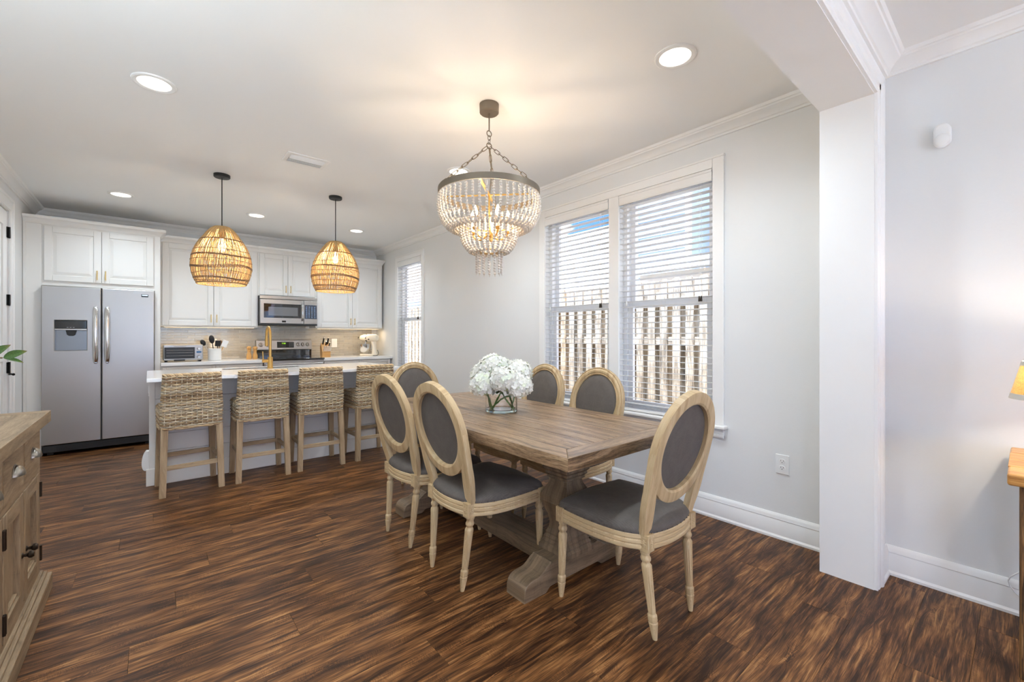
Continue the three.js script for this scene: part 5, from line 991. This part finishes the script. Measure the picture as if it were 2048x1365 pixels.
// ---------------------------------------------------------------- vase and hydrangeas
{
  const vx = 1.66, vz = -2.075, vy = 0.7602, v = thing('glass_vase', 'clear glass cylinder vase of water on the dining table', 'vase', [vx, vy, vz]);
  const glass = phys({ color: 0xffffff, roughness: 0.0, transmission: 1, thickness: 0.004, ior: 1.48, attenuationColor: lin(0.8, 0.93, 0.95), attenuationDistance: 0.12 });
  part(v, 'glass', latheHard([[0, 0], [0.094, 0], [0.098, 0.004], [0.098, 0.146], [0.0965, 0.1475], [0.094, 0.146], [0.094, 0.018], [0.09, 0.014], [0, 0.013]], 64, 0.6), glass);
  const petal = std({ color: 0xf5f3e6, roughness: 0.6, vertexColors: true });
  M.petal = phys({ color: 0xffffff, roughness: 0.6, vertexColors: true, transmission: 0.12, thickness: 0 });
  M.stem = std({ color: 0x55803a, roughness: 0.55 });
  const floretBase = (() => { // four cupped petals
    const g = []; for (let k = 0; k < 4; k++) { const q = grid(2, 3, (u, w) => { const wd = 0.0105 * sin(PI * (0.12 + 0.86 * w)) ** 0.8, y = 0.002 + 0.006 * w * w - 0.003 * (2 * u - 1) ** 2 * w; return [(2 * u - 1) * wd, y, 0.001 + w * 0.0175]; }); g.push(q.rotateY(k * PI / 2)); } return join(g);
  })();
  const blooms = [['white hydrangea at the left of the bouquet, low over the vase rim', -0.105, 0.135, 0.03, 0.085, 0.02, -0.075], ['white hydrangea at the top of the bouquet, left of centre', -0.045, 0.225, -0.03, 0.095, 0.05, -0.05], ['white hydrangea at the front centre of the bouquet', 0.015, 0.165, 0.075, 0.085, -0.045, 0.03], ['white hydrangea at the right of the bouquet, highest on that side', 0.1, 0.195, -0.03, 0.09, -0.07, -0.04], ['white hydrangea low at the right front of the bouquet', 0.105, 0.125, 0.06, 0.08, -0.055, 0.055], ['white hydrangea at the back of the bouquet', 0.02, 0.2, -0.1, 0.085, 0.03, -0.06], ['white hydrangea at the left rear of the bouquet', -0.11, 0.185, -0.065, 0.08, 0.06, 0.03]];
  blooms.forEach(([label, x, y0, z, r, f0, g0], bi) => {
    const y = y0 + 0.036, sideX = bi % 2 ? 0.062 + 0.008 * (bi % 3) : -0.066 + 0.007 * (bi % 4), sideZ = 0.012 * (bi - 3), fx = sideX * cos(YAW) - sideZ * sin(YAW), fz = sideX * sin(YAW) + sideZ * cos(YAW);
    reseed(900 + bi * 17);
    const ca = cos(YAW), sa = sin(YAW), wx = x * ca - z * sa, wz = x * sa + z * ca;   // spread across the line of sight
    const h = thing('hydrangea', label, 'flower', [vx, vy, vz], 0, 'white hydrangeas in the glass vase');
    const N = 150, list = [];
    for (let i = 0; i < N; i++) {
      const t = (i + 0.5) / N, phi = Math.acos(1 - 1.75 * t), th = i * 2.39996, d = V(sin(phi) * cos(th), cos(phi), sin(phi) * sin(th)), rad = r * (0.9 + 0.13 * rnd());
      const q = new THREE.Quaternion().setFromUnitVectors(V(0, 1, 0), d.clone().add(V(rr(-0.3, 0.3), rr(-0.3, 0.3), rr(-0.3, 0.3))).normalize()).multiply(new THREE.Quaternion().setFromAxisAngle(V(0, 1, 0), rnd() * 6));
      const g = floretBase.clone().applyMatrix4(new THREE.Matrix4().compose(V(wx + d.x * rad, y + d.y * rad * 0.88, wz + d.z * rad), q, V(1, 1, 1).multiplyScalar(rr(0.85, 1.15))));
      const c = new Float32Array(g.attributes.position.count * 3), green = clamp(rnd() * 1.2 - 0.9, 0, 0.3), w = rr(0.84, 0.95); for (let j = 0; j < c.length; j += 3) { c[j] = w * (1 - green * 0.25); c[j + 1] = w * 0.985; c[j + 2] = w * (0.9 - green * 0.5); } g.setAttribute('color', new THREE.BufferAttribute(c, 3)); list.push(g);
    }
    part(h, 'bloom', join(list), M.petal, { kind: 'stuff' });
    part(h, 'flower_head_core', ball(r * 0.82, wx, y, wz, 18, 12), std({ color: 0xb9c08c, roughness: 0.8 }));
    part(h, 'stem', tube([V(fx, 0.016, fz), V(lerp(fx, wx, 0.5), 0.09, lerp(fz, wz, 0.5)), V(lerp(fx, wx, 0.9), y - r * 0.7, lerp(fz, wz, 0.9))], 0.0052, 14, 7), M.stem);
    if (bi % 2 === 0) part(h, 'leaf', (() => { const o = V(lerp(fx, wx, 0.7), 0.13, lerp(fz, wz, 0.7)); const a = bi * 1.3; return grid(6, 4, (u, w) => { const wd = 0.02 * sin(PI * min(1, u * 0.95 + 0.03)); return [o.x + cos(a) * u * 0.06 - sin(a) * (2 * w - 1) * wd, o.y + 0.02 * u - 0.03 * u * u, o.z + sin(a) * u * 0.06 + cos(a) * (2 * w - 1) * wd]; }); })(), std({ color: 0x3c5c2a, roughness: 0.5, side: THREE.DoubleSide }));
  });
}
// ---------------------------------------------------------------- sideboard at the left
{
  const xf = -0.395, xb = -0.925, z0 = -3.015, z1 = -1.62, s = thing('sideboard', 'weathered oak sideboard with steel cup pulls at the left edge', 'sideboard', [0, 0, 0]);
  reseed(33);
  const top = 0.862;
  part(s, 'top', join([wood(bx(xb, -0.362, top - 0.052, top, z0 - 0.025 + 0.0, z1 + 0.03, 0.003), 'z')]), M.greyOak);
  part(s, 'end_board', wood(bx(xb - 0.0, -0.3615, top - 0.0525, top + 0.0008, z0 - 0.0265, z0 + 0.055, 0.003), 'x'), M.greyOak);
  part(s, 'body', join([wood(bx(xb + 0.01, xf - 0.019, 0.1, top - 0.052, z0, z1, 0.003), 'z')]), M.greyOak);
  part(s, 'plinth', join([wood(bx(xb + 0.005, -0.357, 0, 0.078, z0 - 0.034, z1 + 0.03, 0.005), 'z'), wood(bx(xb + 0.005, -0.372, 0.078, 0.092, z0 - 0.022, z1 + 0.02, 0.004), 'z'), wood(bx(xb + 0.005, -0.384, 0.09, 0.104, z0 - 0.01, z1 + 0.01, 0.004), 'z')]), M.greyOak);
  const pullCup = () => join([grid(20, 8, (u, v) => { const a = u * PI, b = v * PI / 2; return [0.003 + 0.027 * sin(b), 0.038 * sin(a) * cos(b) - 0.014, -0.04 * cos(a) * cos(b)]; }), extrude((() => { const q = new THREE.Shape(); q.moveTo(-0.044, 0); q.absellipse(0, 0, 0.044, 0.042, PI, 0, true); q.closePath(); return q; })(), 0.003, 0.001).rotateY(PI / 2).translate(0, -0.014, 0)]);
  const cup = pullCup();
  const w = (z1 - z0 - 0.06 - 0.05) / 4, gap = 0.0165, face = (y0, y1, a, b, ax) => wood(bx(xf - 0.02, xf, y0, y1, a, b, 0.0015), ax);
  part(s, 'face_frame', join([face(0.1, 0.122, z0, z1, 'z'), face(0.582, 0.612, z0, z1, 'z'), face(0.79, 0.811, z0, z1, 'z'), ...[0, 1, 2, 3, 4, 5, 6, 7, 8, 9].map((q) => q % 5).map((k, q) => face(q < 5 ? 0.122 : 0.612, q < 5 ? 0.582 : 0.79, k ? z0 + 0.03 + k * (w + gap) - gap : z0, k < 4 ? z0 + 0.03 + k * (w + gap) : z1, 'y'))]), M.greyOak);
  for (let k = 0; k < 4; k++) {
    const a = z0 + 0.0315 + k * (w + gap), b = a + w - 0.003;
    const d = part(s, 'drawer', wood(bx(xf - 0.02, xf + 0.003, 0.6145, 0.7875, a, b, 0.002), 'z'), M.greyOak);
    part(d, 'cup_pull', cup, M.pull).position.set(xf + 0.003, 0.702, (a + b) / 2);
    const f = 0.062, y0 = 0.1245, y1 = 0.5795, g0 = xf - 0.02, g1 = xf + 0.003;
    const door = part(s, 'door', join([wood(bx(g0, g1, y0, y1, a, a + f, 0.002), 'y'), wood(bx(g0, g1, y0, y1, b - f, b, 0.002), 'y'), wood(bx(g0, g1, y0, y0 + f, a + f, b - f, 0.002), 'z'), wood(bx(g0, g1, y1 - f, y1, a + f, b - f, 0.002), 'z')]), M.greyOak);
    part(door, 'panel', wood(plain(xf - 0.022, xf - 0.017, y0 + f, y1 - f, a + f, b - f), 'y'), M.greyOak);
    part(door, 'bead', join([wood(bx(xf - 0.018, xf - 0.004, y0 + f, y0 + f + 0.012, a + f, b - f, 0.004), 'z')]), M.greyOak);
    const inner = k % 2 ? a + 0.03 : b - 0.03, outer = k % 2 ? b + 0.004 : a - 0.004;
    part(door, 'knob', latheHard([[0, 0.036], [0.01, 0.034], [0.0145, 0.027], [0.014, 0.02], [0.007, 0.014], [0.0055, 0.006], [0.011, 0.002], [0.012, 0], [0, 0]], 20).rotateZ(-PI / 2).translate(xf + 0.003, 0.33, inner), M.bronze);
    for (const y of [0.5, 0.2]) part(door, 'hinge', join([rod(V(xf + 0.006, y - 0.035, outer), V(xf + 0.006, y + 0.035, outer), 0.005, 8), plain(xf - 0.002, xf + 0.006, y - 0.03, y + 0.03, outer - 0.004, outer + 0.004)]), M.bronze);
  }
}
// a leafy branch reaching into the picture from a vase on the sideboard
{
  const bx0 = V(-0.62, 0.863, -2.36);
  const v = thing('ceramic_vase', 'grey ceramic vase holding a leafy branch on the sideboard', 'vase', bx0.toArray());
  part(v, 'body', lathe([[0, 0], [0.05, 0], [0.075, 0.03], [0.08, 0.08], [0.06, 0.13], [0.035, 0.155], [0.032, 0.18], [0.038, 0.19], [0.032, 0.188], [0.028, 0.16], [0.03, 0.15], [0, 0.02]], 32), std({ color: 0x8b8b86, roughness: 0.5 }));
  const b = thing('leafy_branch', 'green magnolia leaf branch above the sideboard, edge of the picture', 'branch', bx0.toArray());
  const tip = V(0.155, 0.268, -0.37), mid = V(0.07, 0.275, -0.16);
  const bark = std({ color: 0x8a7a5c, roughness: 0.7 });
  part(b, 'twig', tube([V(0, 0.06, 0), V(0.015, 0.2, -0.05), mid, V(0.13, 0.272, -0.3), tip], 0.0036, 30, 7), bark);
  const leafTex = dataTexture(256, 128, (x, y) => { const u = x / 256, w = abs(y / 128 - 0.5) * 2; const base = ramp([[44, 74, 26], [70, 104, 40], [92, 120, 50]], 0.5 + 0.4 * fbm(u * 8, y * 0.04) - 0.1 * w), vein = abs(((u * 9 + w * 1.6) % 1) - 0.5) < 0.05 || w < 0.035 ? 0.25 : 0, tipk = sstep(0.72, 0.98, u + 0.12 * n2(u * 9, y * 0.06)) * 0.75; return base.map((c, i) => lerp(c + vein * 50, [150, 118, 66][i], tipk)); }, true, THREE.ClampToEdgeWrapping);
  const leafMat = std({ map: leafTex, roughness: 0.38, side: THREE.DoubleSide });
  const leaf = (from, dir, up, L, Wd, curl) => {
    const d = dir.clone().normalize(), side = new THREE.Vector3().crossVectors(d, up).normalize(), n = new THREE.Vector3().crossVectors(side, d).normalize();
    part(b, 'leaf', grid(14, 8, (u, w) => { const k = 2 * w - 1, wd = Wd * (sin(PI * u ** 0.85) ** 0.85) * (1 - 0.1 * u) + 0.0006, p = from.clone().addScaledVector(d, u * L).addScaledVector(side, k * wd).addScaledVector(n, abs(k) * wd * 0.35 + curl * u * u); return [p.x, p.y, p.z]; }), leafMat);
  };
  const R = V(cos(YAW), 0, sin(YAW)), F = V(sin(YAW), 0, -cos(YAW));
  const dirOf = (r, u, f) => R.clone().multiplyScalar(r).add(V(0, u, 0)).addScaledVector(F, f);
  const toCam = F.clone().negate().add(V(0, 0.25, 0));
  const out = (r, u) => R.clone().multiplyScalar(r).add(V(0, u, 0)).addScaledVector(F, 0.15);
  leaf(V(0.128, 0.27, -0.295), out(1, 0.62), toCam, 0.1, 0.02, 0.002);
  leaf(V(0.158, 0.268, -0.376), out(1, 0.34), toCam, 0.088, 0.0175, -0.003);
  leaf(V(0.158, 0.268, -0.376), out(1, -0.28), toCam.clone().add(V(0, 2.2, 0)), 0.075, 0.011, -0.002);
  leaf(V(0.09, 0.275, -0.2), dirOf(0.8, 1.0, 0.2), dirOf(-0.4, 0.5, -0.8), 0.08, 0.016, 0.006);
  leaf(V(0.06, 0.27, -0.13), dirOf(-0.5, 0.9, 0.2), dirOf(0.2, 0.4, -0.9), 0.08, 0.016, 0.006);
  leaf(V(0.04, 0.25, -0.09), dirOf(0.3, 0.3, 1), dirOf(0.2, 0.9, -0.2), 0.08, 0.016, 0.006);
}

// ---------------------------------------------------------------- oak side table and lamp at the right edge
{
  const t = thing('side_table', 'golden oak side table at the right edge of the picture', 'side table', [0, 0, 0]);
  reseed(55);
  const x0 = 2.29, x1 = 2.86, z0 = -0.042, z1 = 1.1, y = 0.742;
  for (let k = 0; k < 4; k++) part(t, 'top_board', wood(bx(lerp(x0, x1, k / 4) + 0.0004, lerp(x0, x1, (k + 1) / 4) - 0.0004, y - 0.042, y, z0, z1, k === 0 || k === 3 ? 0.008 : 0.002), 'z'), M.goldenOak);
  for (const [x, z] of [[2.40, 0.0], [2.78, 0.0], [2.40, 1.0], [2.78, 1.0]]) part(t, 'leg', wood(bx(x - 0.03, x + 0.045, 0, y - 0.042, z - 0.015, z + 0.06, 0.006), 'y'), M.darkOak);
  part(t, 'apron', join([wood(bx(2.42, 2.8, y - 0.13, y - 0.042, 0.0, 0.022), 'x'), wood(bx(2.385, 2.407, y - 0.13, y - 0.042, 0.06, 1.0), 'z')]), M.darkOak);
}
{
  const lx = 2.51, lz = 0.09, ly = 0.7425, l = thing('table_lamp', 'small table lamp with a glowing linen shade on the oak table', 'lamp', [lx, ly, lz]);
  const lt = dataTexture(256, 256, (x, y) => { const s = 0.75 + 0.14 * n2(x * 0.9, y * 0.03) + 0.14 * n2(x * 0.03, y * 0.9) + 0.08 * n2(x * 0.5, y * 0.5); return [226 * s, 182 * s, 104 * s]; }); lt.repeat.set(3, 1);
  const shadeMat = phys({ map: lt, roughness: 0.9, transmission: 0.3, thickness: 0 });
  const a = 0.245, h = 0.14, rb = 0.132, rt = 0.1, rA = (v) => lerp(rb, rt, v);
  part(l, 'lamp_shade', lathe([[rA(0.1), a + 0.1 * h], [rA(0.9), a + 0.9 * h]], 64), shadeMat);
  part(l, 'shade_trim', join([latheHard([[rA(0) + 0.001, a], [rA(0.14) + 0.001, a + 0.14 * h], [rA(0.14) - 0.001, a + 0.14 * h], [rA(0) - 0.001, a], [rA(0) + 0.001, a]], 64), latheHard([[rA(0.88) + 0.001, a + 0.88 * h], [rA(1) + 0.001, a + h], [rA(1) - 0.001, a + h], [rA(0.88) - 0.001, a + 0.88 * h], [rA(0.88) + 0.001, a + 0.88 * h]], 64)]), std({ color: 0xd2ccc0, roughness: 0.9 }));
  part(l, 'base', lathe([[0, 0], [0.055, 0], [0.058, 0.008], [0.05, 0.02], [0.03, 0.05], [0.04, 0.09], [0.045, 0.12], [0.03, 0.17], [0.012, 0.19], [0.01, 0.23], [0, 0.235]], 32), M.white);
  part(l, 'socket', rod(V(0, 0.23, 0), V(0, 0.275, 0), 0.014, 14), M.brass);
  part(l, 'bulb', lathe([[0, 0.36], [0.014, 0.357], [0.026, 0.34], [0.028, 0.325], [0.02, 0.3], [0.013, 0.275]], 20), M.bulbGlow);
  part(l, 'harp', join([0, 1, 2].map((k) => rod(V(0, 0.372, 0), V(rt * cos(k * 2.1), 0.372, rt * sin(k * 2.1)), 0.0015, 6))), M.brass);
  part(l, 'power_cord', tube([V(0.05, 0.004, -0.02), V(0.2, 0.006, 0.02), V(0.36, 0.01, -0.02), V(0.372, -0.1, -0.03), V(0.38, -0.5, -0.08), V(0.385, -0.6, -0.14), V(0.385, -0.66, -0.1), V(0.385, -0.7, 0.0)], 0.0025, 50, 6), M.white);
  const p = new THREE.PointLight(0xffeeda, LAMP_POWER, 0, 2); p.name = 'lamp_bulb_light'; p.position.set(lx, ly + 0.33, lz); p.castShadow = true; p.shadow.radius = 1.2; scene.add(p);
}
{
  const s = thing('motion_sensor', 'small white rounded motion sensor high on the right wall', 'sensor', [XR, 2.18, -0.256], -PI / 2);
  const pill = (w, h) => { const q = new THREE.Shape(), r = w / 2, e = h / 2 - r; q.moveTo(-r, -e); q.absarc(0, -e, r, PI, 2 * PI, false); q.lineTo(r, e); q.absarc(0, e, r, 0, PI, false); q.closePath(); return q; };
  part(s, 'case', extrude(pill(0.062, 0.112), 0.034, 0.008, 20).rotateX(0.1).translate(0, 0, 0.004), M.plastic);
  part(s, 'lens', norm(new THREE.SphereGeometry(0.0285, 24, 16)).scale(1, 1, 0.32).rotateX(0.1).translate(0, -0.026, 0.037), M.white);
  part(s, 'bracket', bx(-0.018, 0.018, -0.03, 0.03, 0, 0.008, 0.002), M.plastic);
}

// floor lamps with upward bowls
{
  const mk = (label, x, z) => {
    const t = thing('floor_lamp', label, 'floor lamp', [x, 0, z]);
    part(t, 'base', latheHard([[0, 0], [0.13, 0], [0.13, 0.012], [0.05, 0.022], [0.014, 0.03], [0, 0.03]], 36), M.pewter);
    part(t, 'pole', rod(V(0, 0.02, 0), V(0, 1.66, 0), 0.011, 14), M.pewter);
    part(t, 'bowl', latheHard([[0.012, 1.65], [0.05, 1.658], [0.12, 1.7], [0.15, 1.74], [0.146, 1.742], [0.115, 1.706], [0.045, 1.665], [0, 1.662]], 40), M.white);
    part(t, 'bulb', ball(0.035, 0, 1.715, 0, 16, 12), M.bulbGlow);
    const l = new THREE.PointLight(0xdff0fa, TORCH, 0, 2); l.name = 'floor_lamp_light'; l.position.set(x, 1.715, z); l.castShadow = true; l.shadow.radius = 1.6; scene.add(l);
  };
  mk('floor lamp with an upward bowl beside the near end of the sideboard', -0.62, -1.35);
}
renderer.render(scene, camera);
